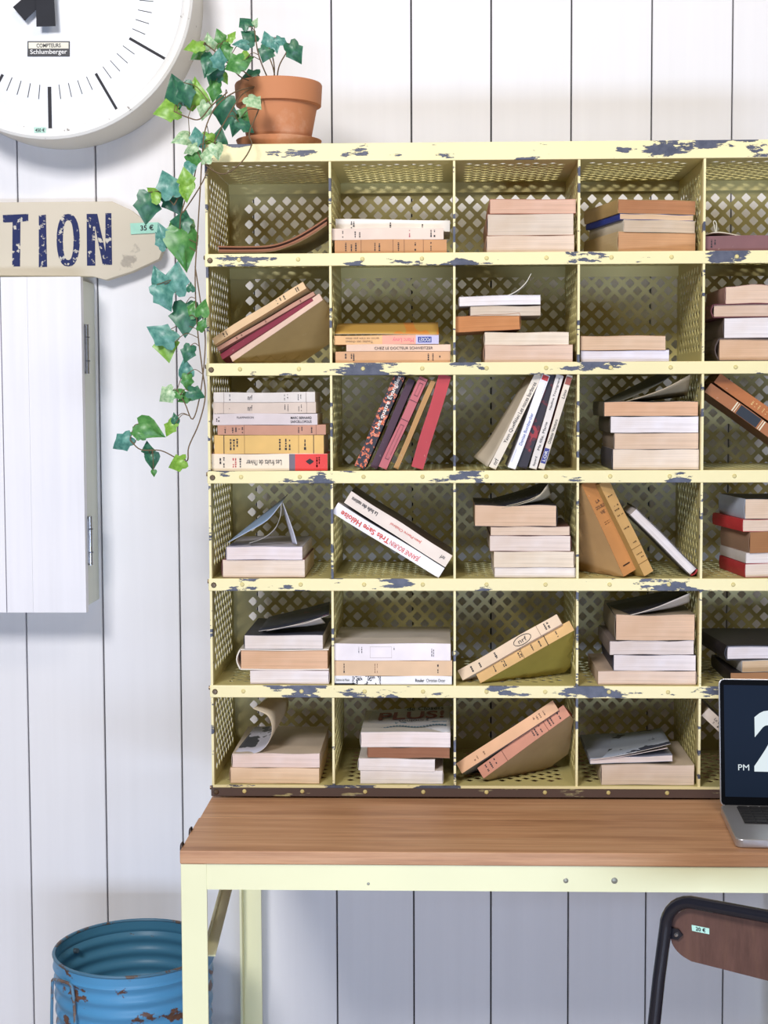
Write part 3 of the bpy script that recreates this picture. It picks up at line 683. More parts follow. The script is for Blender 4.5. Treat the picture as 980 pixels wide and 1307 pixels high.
stack(3, 4, [
    (951, 1056, 17.5, 'red-spined paperback at stack bottom', dict(sp='left', cov='B8343C', pg='EADDD6', yaw=7, d=.16)),
    (952, 1054, 13, 'white-spined paperback second from bottom', dict(sp='left', cov='D8D0CC', pg='EDE8EA', yaw=7, d=.16)),
    (957, 1056, 27.5, 'thick brown-edged old book with paper wrapper', dict(sp='left', cov='9A7A64', pg='A87850', yaw=9, d=.16)),
    (948, 1050, 15.5, 'scarlet-spined paperback second from top', dict(sp='left', cov='C8363C', pg='E8D4C4', yaw=9, d=.17)),
    (951, 1054, 25.5, 'pale blue-spined paperback with black cover topmost', dict(sp='left', cov='26262E', spine='B8C0D0', pg='E6CFBA', yaw=7, d=.16))], .015)

# ---- fifth row
b = stack(4, 0, [
    (319, 419.5, 17.5, 'lilac white paperback at stack bottom', dict(sp='right', cov='D8C8C8', pg='EFE6E8')),
    (306, 419.5, 27, 'thick orange-edged hardback in cream covers', dict(sp='left', cov='E6DCCF', pg='E0B898', hard=True, d=.2)),
    (312, 412, 18.5, 'white paperback topmost under a navy cover', dict(sp='left', cov='3A3C48', pg='E9E0DE', d=.22))])
navy = patterned('dark_navy_cover_art', None, [(.35, '2A2F3C'), (.58, '343844'), (.62, '5A3A48'), (.68, '6A707C')], 30)
flap(b[2], [(330, 805.5), (360, 801), (390, 794), (420, 785)], .02, [(343, 787.5), (370, 781), (395, 775), (421, 768)], .2, navy, cover('D8D0C8'))
flap(b[2], [(340, 805), (365, 800), (390, 795), (409, 788.5)], .014, [(345, 805), (370, 801), (395, 799), (415, 795.5)], .05, cover('E8E0DA'), cover('E0D8D0'), 'loose_page')
b = stack(4, 1, [
    (425.5, 576.5, 11, 'slim white book with black floral spine end', dict(sp='front', cov='ECEAEE', d=.2)),
    (425.5, 577, 20, 'tan paperback between two white spines', dict(sp='front', cov='DDBB96', d=.2)),
    (425, 575, 22, 'thick white paperback topmost, spine out', dict(sp='front', cov='D5CCC6', spine='EEE6EA', d=.21))], .006)
floralb = patterned('white_black_floral_print', None, [(.40, 'F0EEF2'), (.50, '2A2C38'), (.56, 'F0EEF2'), (.60, '2A2C38')], 90)
spine_box(b[0], .16, .40, .02, .98, floralb, 'floral_print'); spine_box(b[0], 0, .18, .02, .16, '2A2C38', 'floral_print')
spine_text(b[0], 'Rouler', .73, .5, .075, .38, None, 0, .02); spine_text(b[0], 'Christian Oster', .865, .5, .16, .38); spine_text(b[0], 'Editions de Minuit', .08, .55, .11, .28)
spine_marks(b[1], (.09,), wd=.004); spine_marks(b[1], (.35, .37), cover('8A6248'), .2, .8, .003); spine_marks(b[1], (.88,), wd=.005)
spine_marks(b[2], (.22, .245, .52), z0=.45, z1=.8, wd=.003); spine_marks(b[2], (.84, .855), z0=.25, z1=.7, wd=.003)
for q in ((.315, .50, .15, .165), (.315, .50, .80, .815), (.315, .317, .15, .81), (.498, .50, .15, .81)): spine_box(b[2], *q, 'B8ACA8', 'spine_rule', .0003)
b = lean(4, 2, (590.5, 868.5), .03, (717, 796), .016, 13.5, 'pale tan leaning paperback with oval emblem', d=.12, tilt=22, cov='CFC4C0', spine='E0C6A8', pg='C9B08A', sp='front')
spine_marks(b, (.12, .20, .36, .86, .89), wd=.008); spine_box(b, .79, .794, 0, 1, '8A6E54')
M_, a_, d_, t_ = root_dims[b.name]
part('emblem', MB().tube([M_ @ Vector((.63 * a_ + .085 * a_ * math.cos(k * .4488), -.0012, .5 * t_ + .40 * t_ * math.sin(k * .4488))) for k in range(15)], .0006, 5), M_INK, b); spine_text(b, 'nrf', .63, .5, .08, .4)
b = lean(4, 2, (613, 872), .02, (733, 804.5), .010, 12.5, 'mustard and olive leaning paperback underneath a pale one', d=.13, tilt=38, cov='A89A4C', spine='DDB47A', pg='C9B08A', sp='front')
spine_marks(b, (.18, .27, .29, .44, .46, .58, .66, .84), wd=.006); spine_box(b, .72, .728, 0, 1, '4A3A28'); spine_box(b, .47, .474, 0, 1, '6A5234')
b = stack(4, 3, [
    (763, 888, 17.5, 'pinkish paperback at stack bottom', dict(sp='right', cov='D0B8A4', pg='E6CFC0')),
    (783, 888, 20.5, 'white paperback with navy spine', dict(sp='left', cov='38384A', pg='EAE2E6')),
    (778, 885.5, 18.5, 'loose-leaved greyish paperback with wavy edges', dict(sp='left', cov='8A7C78', pg='E2D6D4', warp=.0018)),
    (786, 886.5, 33, 'very thick tan paperback topmost, black cover lifted', dict(sp='left', cov='8E806C', pg='E0BFA4', warp=.0014))])
black = patterned('black_cover_art', None, [(.4, '1E1E24'), (.62, '2A2830'), (.7, '3A3236')], 25)
flap(b[3], [(785, 787.5), (812, 783), (846, 772), (879, 758)], .016, [(773, 770), (800, 764), (835, 757), (868, 751)], .16, black, cover('D8CFC6'))
flap(b[3], [(804, 785.5), (830, 778), (855, 768), (880, 757)], .013, [(808, 785.5), (832, 781), (857, 776), (880, 769)], .05, cover('E4DAD0'), cover('E0D6CC'), 'loose_page')
stack(4, 4, [
    (932, 1040, 16, 'black covered book at stack bottom behind laptop', dict(sp='left', cov='2A2426', pg='C89A78', d=.2)),
    (947, 1045, 15, 'tan-edged paperback with white torn spine', dict(sp='left', cov='C9C6C4', pg='DFC4A4', yaw=5, d=.18)),
    (927.5, 1044, 19, 'black hardback with white pages topmost', dict(sp='left', cov='241E24', pg='ECE6EE', hard=True, yaw=5, d=.21))], .012)

# ---- bottom row
b = stack(5, 0, [
    (294, 407.5, 20.5, 'orange cream paperback under one with curling cover', dict(sp='left', cov='C9A88A', pg='EFD2B4', d=.24)),
    (296.5, 408, 18.5, 'pinkish paperback with cover curling up', dict(sp='left', cov='CBBBAA', pg='E8D3CB', d=.24))])
leafprint = patterned('lavender_cover_dark_leaf', None, [(.3, 'B4B2BE'), (.56, 'BDBBC6'), (.58, '3E4048'), (.8, '34363E')], 14)
flap(b[1], [(297.5, 963.3), (318, 963), (334, 957.5), (344, 945), (347, 928), (341, 913), (323, 904.5)], .014,
     [(325, 928), (342, 927.5), (355, 922), (363, 912), (368, 900), (366, 890), (350, 884)], .17, leafprint, cover('CDBDA2'))
b = stack(5, 1, [
    (459.5, 565, 17.5, 'white paperback at stack bottom', dict(sp='right', cov='DDD2CC', pg='F2EBEB')),
    (457.5, 555, 16, 'white paperback second from bottom', dict(sp='left', cov='E0D8D0', pg='EFE8E8', roll=1)),
    (469, 574, 14, 'ragged brown-edged old paperback', dict(sp='left', cov='9A7458', pg='9A6A50', warp=.0018)),
    (460.5, 575, 20, 'white paperback topmost with bestseller cover raised', dict(sp='left', cov='C6C2BE', pg='F0E4E2'))])
blueleaf = patterned('grey_cover_blue_band', None, [(.3, 'B8B8BC'), (.60, 'BFBFC2'), (.66, '6A8090')], 50)
cf = flap(b[3], [(462, 938.5), (500, 938), (540, 936.5), (574.5, 934)], .014, [(475, 908), (510, 905), (545, 903), (574.5, 901)], .18, blueleaf, cover('D8CCC0'))
p0, p1, q0, q1 = at(462, 938.5, .014), at(574.5, 934, .014), at(475, 908, .18), at(574.5, 901, .18)
cu_, cv_ = (p1 - p0).normalized(), ((q0 - p0) + (q1 - p1)).normalized(); nn = cu_.cross(cv_).normalized() * .0024; cc = (p0 + p1 + q0 + q1) / 4 + nn
mb = MB(); text(mb, 'PLUS!', cc + cv_ * .030 + cu_ * .004, cu_, cv_, .132, .05, 0, .02); part('lettering', mb, cover('7A2A34'), b[3])
mb = MB(); text(mb, 'de Closets', cc + cv_ * .074 + cu_ * .03, cu_, cv_, .075, .024, 0, .01); part('lettering', mb, M_INK, b[3]); mb = MB(); text(mb, 'toujours', cc - cv_ * .006 + cu_ * .01, cu_, cv_, .06, .018); part('lettering', mb, M_INK, b[3])
mb = MB()
for k in range(26):
    c0 = cc - cv_ * (.045 + .006 * math.sin(k * .5)) + cu_ * (-.075 + .006 * k); mb.add([c0 - cu_ * .0035, c0 - cv_ * .004, c0 + cu_ * .0035, c0 + cv_ * .005], [(0, 1, 2, 3)])
part('leaf_garland_print', mb, cover('4A7088'), b[3])
b = lean(5, 2, (589.5, 987.5), .03, (713, 906.5), .016, 14, 'pale orange leaning paperback over a redder one', d=.12, tilt=20, cov='8E8C88', spine='E0AE84', pg='C0A488', sp='front')
spine_marks(b, (.78, .81, .84, .88), cover('6A4630'), .3, .7); spine_marks(b, (.16, .19, .26), cover('8A6242'), .3, .6)
b = lean(5, 2, (617, 993.5), .02, (727.5, 913), .010, 14, 'salmon leaning paperback with tan front underneath', d=.14, tilt=36, cov='B29A78', spine='CF9078', pg='A85848', sp='front')
spine_marks(b, (.08, .13, .18, .62, .65, .70, .80, .83, .91), wd=.007); spine_box(b, .28, .284, 0, 1, '7A4636'); spine_box(b, .755, .759, 0, 1, '7A4636')
b = stack(5, 3, [
    (767.5, 886, 26.5, 'thick loose-leaved cream paperback at stack bottom', dict(sp='left', cov='C8B8A4', pg='E6D4C6', warp=.0012)),
    (753, 858.5, 8, 'thin white paperback under a raised grey-blue cover', dict(sp='left', cov='8A90A0', pg='EFE4E4', roll=-2))])
bluecov = patterned('grey_blue_cover_dark_shapes', None, [(.3, '8E96A4'), (.56, '98A0AC'), (.585, '2E323E'), (.8, '2A2E3A')], 15)
flap(b[1], [(752.5, 969.5), (790, 964.5), (825, 957), (856, 949.5)], .012, [(748, 944), (780, 938.5), (812, 934), (844, 929.5)], .2, bluecov, cover('E8DED8'))
flap(b[1], [(757, 969.8), (795, 965.5), (830, 959), (852, 955)], .012, [(757, 966), (795, 962.5), (830, 957), (850, 952)], .12, paper('EFE4E4'), paper('EFE4E4'), 'loose_page')
b = lean(5, 4, (895, 913), .02, (985, 999), .02, 13.5, 'cream leaning paperback half hidden behind laptop', d=.14, cov='8A8074', spine='E2D2C2', pg='C8B8A4', sp='front')
spine_text(b, 'Le tambour', .22, .65, .20, .26, None, 0); spine_marks(b, (.14, .2, .26), z0=.2, z1=.42)

# ------------------------------------------------------------------ desk
DF = atz(600, 1088, TABLE_Z).y; DL = atz(228, 1088, TABLE_Z).x; DR = COLX[5] + 0.05; TH = 0.0235; DB = 0.445
desk = thing('work_desk', 'long wooden-topped desk on pale yellow steel legs under the cabinet', 'desk', (DL, DF, 0))
seams = [DF, atz(800, 1046, TABLE_Z).y, atz(800, 1026, TABLE_Z).y + .13, DB]
for i in range(3):
    o = part('tabletop_plank', MB().box((DL + 0.002 * (i == 1), seams[i] + .0006, TABLE_Z - TH), (DR, seams[i + 1] - .0006, TABLE_Z - (.0004 if i == 1 else 0))), M_WOOD, desk); bevel(o, .0018)
AP0, AP1 = TABLE_Z - TH - .0455, TABLE_Z - TH - .0005
o = part('front_apron', MB().box((DL + .045, DF + .004, AP0), (DR, DF + .009, AP1)), M_DESKPAINT, desk)
for px, py, rr in ((470, 1128, .0025), (722, 1124, .0045), (784, 1124, .0055)):
    p = at(px, py, DF + .004); part('bolt_hole', MB().lathe([(.0001, .0014), (rr * .7, .0012), (rr, .0004), (rr, -.001)], p, (0, -1, 0), 12), plain('9A9A8E', .4, .5), o, True)
part('rear_apron', MB().box((DL + .045, DB - .04, AP0), (DR, DB - .035, AP1)), M_DESKPAINT, desk)
for x0 in (DL + .001, DR - .046):
    inner = x0 < 0
    part('side_apron', MB().box((x0 + (.001 if inner else .039), DF + .01, AP0), (x0 + (.006 if inner else .044), DB - .01, AP1)), M_DESKPAINT, desk)
    for yA, yB in ((DF + .003, DF + .04), (DB - .055, DB - .02)):
        lx = MB(); front = yA < 0
        lx.box((x0, yA if front else yB - .005, 0), (x0 + .045, yA + .005 if front else yB, AP1))
        xs_ = x0 if inner else x0 + .04
        lx.box((xs_, yA + (.005 if front else 0), 0), (xs_ + .005, yB - (0 if front else .005), AP1))
        bevel(part('leg', lx, M_DESKPAINT, desk), .001)
    pa, pb = Vector((x0 + .042, DF + .03, at(266, 1228, DF).z)), Vector((x0 + .042, DB - .12, AP0 + .01))
    br = MB().bar(pa, pb, .003, .024, (1, 0, 0)); br.bar(pa + Vector((-.008, 0, 0)), pb + Vector((-.008, 0, 0)), .016, .003, (1, 0, 0))
    part('brace', br, M_DESKPAINT, desk)
    part('stretcher', MB().box((x0 + .01, DF + .04, .12), (x0 + .03, DB - .05, .125)), M_DESKPAINT, desk)
for px, py, Yc in ((229, 1082, DF + .03), (235, 1063, DF + .12)):
    p = Vector((DL, Yc, TABLE_Z - .004))
    part('corner_clip', MB().lathe([(.0001, .004), (.008, .0035), (.011, .001), (.011, -.001)], p, (-1, 0, 0), 14), plain('4A3E3A', .5, .5), desk, True)

# ------------------------------------------------------------------ wall cupboard
cy_f = WALL_Y - .13
ct, cbm = at(105, 353, cy_f), at(108, 782, cy_f)
xr = (ct.x + cbm.x) / 2; xl = at(-60, 500, cy_f).x
cup = thing('wall_cupboard', 'white wooden wall cupboard with two metal hinges below the arrow sign', 'cupboard', ((xl + xr) / 2, WALL_Y - .07, cbm.z))
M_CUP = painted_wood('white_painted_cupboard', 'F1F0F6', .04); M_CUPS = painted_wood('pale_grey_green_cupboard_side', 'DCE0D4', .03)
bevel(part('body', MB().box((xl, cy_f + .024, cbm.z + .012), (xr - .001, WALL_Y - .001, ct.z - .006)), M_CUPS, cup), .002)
dsx = at(5, 600, cy_f).x; dmid = at(39, 600, cy_f).x
for a0, a1 in ((xl, dsx - .001), (dsx + .001, dmid - .0001), (dmid + .0001, xr)):
    bevel(part('door_board', MB().box((a0, cy_f, cbm.z), (a1, cy_f + .022, ct.z)), M_CUP, cup), .0005)
for y0, y1 in ((414, 477), (659, 721)):
    yc = cy_f + .03; za, zb = at(111, y0, yc).z, at(111, y1, yc).z; xh = xr + .004
    h = part('hinge', MB().tube([(xh, yc, za), (xh, yc, zb)], .0055, 12), M_CHROME, cup, True)
    part('hinge_leaf', MB().box((xr - .0005, yc - .008, zb + .004), (xr + .002, yc + .02, za - .004)), M_CHROME, h)
    for k in (.26, .74): part('hinge_ring', MB().lathe([(.0066, -.001), (.0066, .001), (.005, .001), (.005, -.001)], (xh, yc, zb + (za - zb) * k), (0, 0, 1), 12, closed=True), plain('5A5A60', .4, .7), h, True)

# ------------------------------------------------------------------ arrow sign
sy = WALL_Y - .04
sg = thing('arrow_sign', 'weathered beige wooden arrow sign with navy letters above the cupboard', 'sign', at(60, 352, sy))
outl = [(-90, 259), (143, 257), (167, 268), (205, 297), (207, 320), (203, 331), (168, 347), (135, 357.5), (118, 353), (-90, 351.5)]
sm_ = chipped('weathered_beige_board', 'D9CFBC', .63, .67, (9, 9, 9), ('A89F92', 'B8AFA0'), .7)
bevel(part('board', MB().prism([at(x, y, sy) for x, y in outl], (0, .026, 0)), sm_, sg), .002)
def poly(mb, pts, Y, th=.0008): mb.prism([at(x, y, Y) for x, y in pts], (0, th, 0))
ly = sy - .0009
L1 = MB(); poly(L1, [(3.5, 274.5), (36, 273), (36, 282), (26, 283), (25.5, 340), (15.5, 340), (16, 283.5), (4, 284)], ly); part('letter', L1, M_NAVY, sg)
L2 = MB(); poly(L2, [(49.5, 275), (58.5, 274), (60, 340.5), (49.5, 341)], ly); part('letter', L2, M_NAVY, sg)
L3 = MB(); N_ = 28
ro = [(87 + 14.8 * math.copysign(abs(math.cos(a)) ** .75, math.cos(a)), 306.5 + 33.5 * math.sin(a)) for a in [2 * math.pi * k / N_ for k in range(N_)]]
ri = [(87 + 6.8 * math.copysign(abs(math.cos(a)) ** .75, math.cos(a)), 306.5 + 25.5 * math.sin(a)) for a in [2 * math.pi * k / N_ for k in range(N_)]]
for k in range(N_):
    k2 = (k + 1) % N_; poly(L3, [ro[k], ro[k2], ri[k2], ri[k]], ly)
part('letter', L3, M_NAVY, sg)
L4 = MB(); poly(L4, [(110.5, 273), (121, 273), (121.5, 339), (111, 339)], ly); poly(L4, [(134.5, 272), (142, 272), (143, 338), (134.5, 338)], ly)
poly(L4, [(118, 273), (124, 273), (138, 338), (131, 338)], ly - .0003); part('letter', L4, M_NAVY, sg)
tg = thing('price_tag', 'mint green price tag reading 35 euros on the arrow sign', 'tag', at(184, 299, sy - .004))
part('card', MB().prism([at(x, y, sy - .003) for x, y in ((166, 285), (202, 283.5), (202.5, 297), (167, 299))], (0, .0012, 0)), plain('A9E2CE', .6), tg)
mb = MB(); text(mb, '35 €', at(187.5, 290.5, sy - .0038), (1, 0, 0), (0, 0, 1), .029, .012, 2, .02); part('lettering', mb, M_INK, tg)

# ------------------------------------------------------------------ wall clock
cyf = WALL_Y - .143; cc = at(59, -13, cyf); s_ = (DZ + cyf) / F
ck = thing('wall_clock', 'large round white station clock on the board wall', 'clock', Vector((cc.x, WALL_Y, cc.z - .31)))
RO = 185 * s_; RI = 172 * s_; yy = (0, -1, 0)
M_CLK = chipped('ivory_clock_case', 'E9E6DC', .68, .72, (25, 25, 25), ('9A9288', 'B0A89A'))
part('case', MB().lathe([(RO - .004, .143), (RO, .139), (RO, 0)], (cc.x, WALL_Y, cc.z), yy, 96), M_CLK, ck, True)
part('rim', MB().lathe([(RI, .130), (RI + .001, .143), (RI + .006, .146), (RO - .004, .146), (RO + .0015, .142), (RO + .0015, .136), (RO, .136)], (cc.x, WALL_Y, cc.z), yy, 96), chipped('white_clock_rim', 'F2F1EE', .64, .67, (40, 40, 40), ('8A8480', 'A8A098')), ck, True)
fc = part('dial', MB().lathe([(.0001, .131), (RI + .0005, .131)], (cc.x, WALL_Y, cc.z), yy, 96), plain('DFE3EA', .35, 0, .02, 3), ck)
fy = WALL_Y - .1318
for k in range(60):
    a = math.radians(6 * k); u = Vector((math.sin(a), 0, math.cos(a))); w = Vector((math.cos(a), 0, -math.sin(a)))
    r0, r1, wd = (119, 171, 3.4) if k % 5 == 0 else (117, 135, .9)
    if k % 15 == 0: wd = 4.6
    c = Vector((cc.x, fy, cc.z))
    mb = MB().prism([c + u * r0 * s_ - w * wd * s_ / 2, c + u * r1 * s_ - w * wd * s_ / 2, c + u * r1 * s_ + w * wd * s_ / 2, c + u * r0 * s_ + w * wd * s_ / 2], (0, .0006, 0))
    part('minute_mark', mb, M_INK, fc)
for ang, ln, tail, wd, yo in ((-1, 150, 47, 24, .026), (49, 105, 46, 22, .018)):
    a = math.radians(ang); u = Vector((math.sin(a), 0, math.cos(a))); w = Vector((math.cos(a), 0, -math.sin(a))); c = Vector((cc.x, WALL_Y - .131 - yo, cc.z))
    q0, q1 = -tail * s_, ln * s_
    part('hand', MB().prism([c + u * q0 - w * wd * s_ / 2, c + u * q1 - w * wd * s_ * .3, c + u * q1 + w * wd * s_ * .3, c + u * q0 + w * wd * s_ / 2], (0, .003, 0)), plain('22242C', .75), ck)
part('hand_pivot', MB().lathe([(.0001, .162), (.02, .162), (.02, .13)], (cc.x, WALL_Y, cc.z), yy, 24), plain('22242C', .75), ck, True)
def plate(x0, y0, x1, y1, Y, mat, th=.0006): return MB().prism([at(x, y, Y) for x, y in ((x0, y0), (x1, y0), (x1, y1), (x0, y1))], (0, th, 0))
py_ = fy - .0006
mp = part('maker_plate', plate(35, 52.5, 89, 72, py_, None), plain('23252E', .5), ck)
part('plate_upper_field', plate(36.5, 54, 87.5, 62, py_ - .0005, None), plain('E8E4D4', .5), mp)
mb = MB(); c = at(62, 58, py_ - .001); text(mb, 'COMPTEURS', c, (1, 0, 0), (0, 0, 1), 31 * s_, 5 * s_, 0, .015); part('lettering', mb, M_INK, mp)
mb = MB(); c = at(62, 66.8, py_ - .001); text(mb, 'Schlumberger', c, (1, 0, 0), (0, 0, 1), 47 * s_, 7.5 * s_, 0, .01); part('lettering', mb, plain('F2F2F2', .5, 0, .02), mp)
st = thing('price_sticker', 'small mint price sticker on the bottom of the clock rim', 'sticker', at(51, 169, cyf - .0035))
part('label_paper', plate(43.5, 162.5, 58.5, 169.5, cyf - .0042, None), plain('BFE8D8', .6), st)
mb = MB(); text(mb, '450 €', at(51, 166, cyf - .0047), (1, 0, 0), (0, 0, 1), 12 * s_, 4.6 * s_, 0, .02); part('lettering', mb, M_INK, st)

# ------------------------------------------------------------------ blue bin
BY = .14; bc = at(171, 1209, BY); BR = 105 * (DZ + BY) / F
binr = thing('metal_bin', 'rusty blue ribbed metal bin on the floor beside the desk leg', 'bin', (bc.x, BY, 0))
M_BLUE = chipped('blue_enamel_rusty', '5499C8', .575, .595, (15, 15, 20), ('5A3E34', '6E4E3E'), .4)
M_BLUEIN = chipped('dull_blue_inside', '4A84A4', .66, .69, (10, 10, 14), ('4A4644', '5E564E'), .35)
prof = []; zt = bc.z
for k in range(101):
    f = k / 100; z = zt * (1 - f); rr = BR * (1 - .10 * f)
    rib = .0022 * math.sin((z - zt) / .030 * 2 * math.pi) if .05 < f < .92 else 0
    prof.append((rr + rib - .002, z))
part('wall', MB().lathe(prof, (bc.x, BY, 0), (0, 0, 1), 72), M_BLUE, binr, True)
part('inner_wall', MB().lathe([(r - .003 - .001, z) for r, z in prof[:-1]] + [(.0001, .02)], (bc.x, BY, 0), (0, 0, 1), 72), M_BLUEIN, binr, True)
part('rolled_rim', MB().lathe([(BR - .0035 + .0035 * math.cos(k * .785), zt + .0035 * math.sin(k * .785)) for k in range(8)], (bc.x, BY, 0), (0, 0, 1), 72, closed=True), chipped('blue_rim_worn', '4A7894', .52, .56, (30, 30, 30), ('4A3A34', '6A5A50')), binr, True)
def onbin(px, py, out=.006):
    r = ray(px, py); lo, hi = 2.2, 3.1; best = None
    for k in range(200):
        p = CAM + r * ((lo + (hi - lo) * k / 200) / r.y)
        if math.hypot(p.x - bc.x, p.y - BY) <= BR + out: return p
    p = CAM + r * ((DZ + BY) / r.y); d = Vector((p.x - bc.x, p.y - BY, 0)).normalized(); return Vector((bc.x, BY, p.z)) + d * (BR + out)
hp = [onbin(x, y) for x, y in ((68, 1250), (78, 1252), (90, 1257), (93.5, 1270), (95, 1288), (96, 1306))]; hp2 = [onbin(x, y) for x, y in ((67, 1251), (66.5, 1270), (66, 1295), (66, 1310))]
part('handle', MB().tube(catmull(hp, 5), .0032, 8).tube(catmull(hp2, 5), .0032, 8), chipped('worn_handle', '5E8AA8', .5, .55, (30, 30, 30), ('5A463C', '7A6456')), binr, True)
zb_ = at(110, 1225, BY).z
part('rivet', MB().lathe([(.0001, .010), (.005, .010), (.006, .002), (.006, 0)], (bc.x - BR * .86, BY + BR * .42, zt - .035), (.85, -.45, .2), 12), plain('6A7880', .35, .6), binr, True)

# ------------------------------------------------------------------ terracotta pot with ivy
PY = .115; pc = at(356, 184, PY); ps = (DZ + PY) / F; pz = TOPZ2 + .0005
M_TER = chipped('terracotta', 'C58258', .56, .70, (8, 8, 8), ('CF9A78', 'D8A888'), .75)
solo('plant_saucer', MB().lathe([(.0001, 0), (46 * ps, 0), (53 * ps, .020), (54 * ps, .0245), (51 * ps, .0245), (45 * ps, .006), (.0001, .006)], (pc.x, PY, pz), (0, 0, 1), 48), M_TER,
     'terracotta saucer under the ivy pot on the cabinet', 'saucer', smooth_=True, origin=(pc.x, PY, pz))
ivy = thing('potted_ivy', 'green ivy trailing from a terracotta pot on the yellow cabinet', 'plant', (pc.x, PY, pz + .0065))
b0 = pz + .0065; ht = at(356, 108, PY).z - b0; rz = at(356, 137, PY).z - b0
part('pot', MB().lathe([(.0001, 0), (38 * ps, 0), (48.5 * ps, rz), (53.5 * ps, rz + .002), (55 * ps, ht - .003), (54 * ps, ht), (50 * ps, ht), (47 * ps, rz), (.0001, rz - .01)], (pc.x, PY, b0), (0, 0, 1), 56), M_TER, ivy, True)
part('soil', MB().lathe([(.0001, ht - .010), (30 * ps, ht - .013), (50 * ps, ht - .016)], (pc.x, PY, b0), (0, 0, 1), 32), plain('3E2E24', .95, 0, .4, 80), ivy, True)
def leafcol(name, c0, c1, vein):
    m, nt, b_ = newmat(name)
    f = noise(nt, mapped(nt, (1, 1, 1)), 5.0, 4); nt.links.new(ramp(nt, f, [(.35, lin(c0)), (.65, lin(c1))]), b_.inputs['Base Color'])
    b_.inputs['Roughness'].default_value = .38; b_.inputs['Subsurface Weight'].default_value = .0
    return m
LC = {'d': leafcol('dark_ivy_leaf', '2C5F4C', '3F7A58', 0), 't': leafcol('teal_ivy_leaf', '3F7C72', '6BA394', 0), 'g': leafcol('green_ivy_leaf', '3F7A3A', '5E9850', 0),
      'b': leafcol('bright_ivy_leaf', '6E9E34', '8FBA50', 0), 'p': leafcol('variegated_ivy_leaf', '7DAA78', 'C4D8B0', 0)}
half = {0: [(0, 0), (.16, -.12), (.38, -.08), (.44, .10), (.40, .24), (.56, .38), (.40, .54), (.22, .74), (0, 1)],
        1: [(0, 0), (.20, -.14), (.42, -.05), (.50, .18), (.42, .40), (.26, .62), (.12, .82), (.05, .92), (0, 1)],
        2: [(0, 0), (.14, -.08), (.30, -.06), (.36, .12), (.32, .26), (.46, .46), (.30, .60), (.16, .80), (0, 1)]}
LM = {}
for vi, hp_ in half.items():
    for col, mt in LC.items():
        vs = []; fs = []; n = len(hp_)
        mid = [(0, y) for y in (0, .08, .18, .28, .36, .45, .58, .75, 1)]
        def zf(x, y): return -.22 * abs(x) + .10 * math.sin(y * 3) - .12 * y * y + .05 * math.sin(9 * abs(x) + 5 * y)
        for x, y in mid: vs.append((0, y, zf(0, y)))
        for sgn in (1, -1):
            o0 = len(vs)
            for x, y in hp_: vs.append((sgn * x * .5, (y + mid[hp_.index((x, y))][1]) / 2 if 0 < hp_.index((x, y)) < n - 1 else y, zf(x * .5, y)))
            o1 = len(vs)
            for x, y in hp_: vs.append((sgn * x, y, zf(x, y)))
            for k in range(n - 1):
                for q in ((k, k + 1, o0 + k + 1, o0 + k), (o0 + k, o0 + k + 1, o1 + k + 1, o1 + k)):
                    fs.append(q if sgn > 0 else q[::-1])
        me = bpy.data.meshes.new('leaf'); me.from_pydata(vs, [], fs); me.update(); me.materials.append(mt); smooth(me, 1.2); LM[(vi, col)] = me
VINES = [  # (pixel x, y, depth) of each stem
    [(345, 108, .12), (318, 112, .02), (295, 120, -.02), (275, 137, -.03), (262, 165, -.03), (258, 200, -.03), (255, 250, -.03), (252, 300, -.02), (249, 355, -.02), (252, 420, -.02), (258, 470, -.02), (262, 505, -.02), (254, 540, -.02), (241, 570, -.02), (239, 588, -.02), (226, 585, -.02), (205, 575, -.02), (180, 574, -.02), (166, 562, -.02)],
    [(340, 108, .11), (312, 118, .0), (290, 150, -.04), (270, 190, -.04), (262, 225, -.03), (240, 262, -.03), (232, 270, -.03), (245, 230, -.03)],
    [(342, 105, .10), (330, 140, .0), (318, 170, -.04), (321, 185, -.04), (308, 207, -.04), (285, 222, -.04), (262, 210, -.04), (250, 190, -.04)],
    [(350, 108, .11), (342, 100, .10), (330, 70, .08), (325, 40, .08)], [(349, 108, .11), (350, 85, .1), (345, 60, .1)], [(352, 107, .11), (348, 85, .09), (338, 60, .09)], [(353, 107, .12), (356, 85, .10), (366, 66, .09)],
    [(340, 106, .1), (310, 100, .03), (290, 80, .0), (270, 62, -.01), (255, 52, -.01)], [(338, 108, .1), (312, 92, .04), (295, 70, .03), (285, 50, .03)],
    [(249, 340, -.02), (258, 400, -.02), (262, 440, -.02), (256, 500, -.02), (246, 535, -.02), (236, 515, -.02), (226, 498, -.02)],
    [(290, 118, -.02), (270, 135, -.03), (255, 152, -.03), (240, 150, -.02), (222, 142, -.02)], [(252, 205, -.03), (245, 235, -.03), (232, 245, -.03), (222, 262, -.03)]]
vm = MB(); samples = []
for vv in VINES:
    pts = catmull([at(x, y, Y) for x, y, Y in vv], 5); samples += pts
    vm.tube(pts, .0013, 6)
Z2 = lambda x, y: (130 + x / 3.267, 10 + y / 3.267)
Z3 = lambda x, y: (130 + x / 4.08, 300 + y / 4.08)
LV = []  # (px, py of the leaf centre, size px, tip angle, colour)
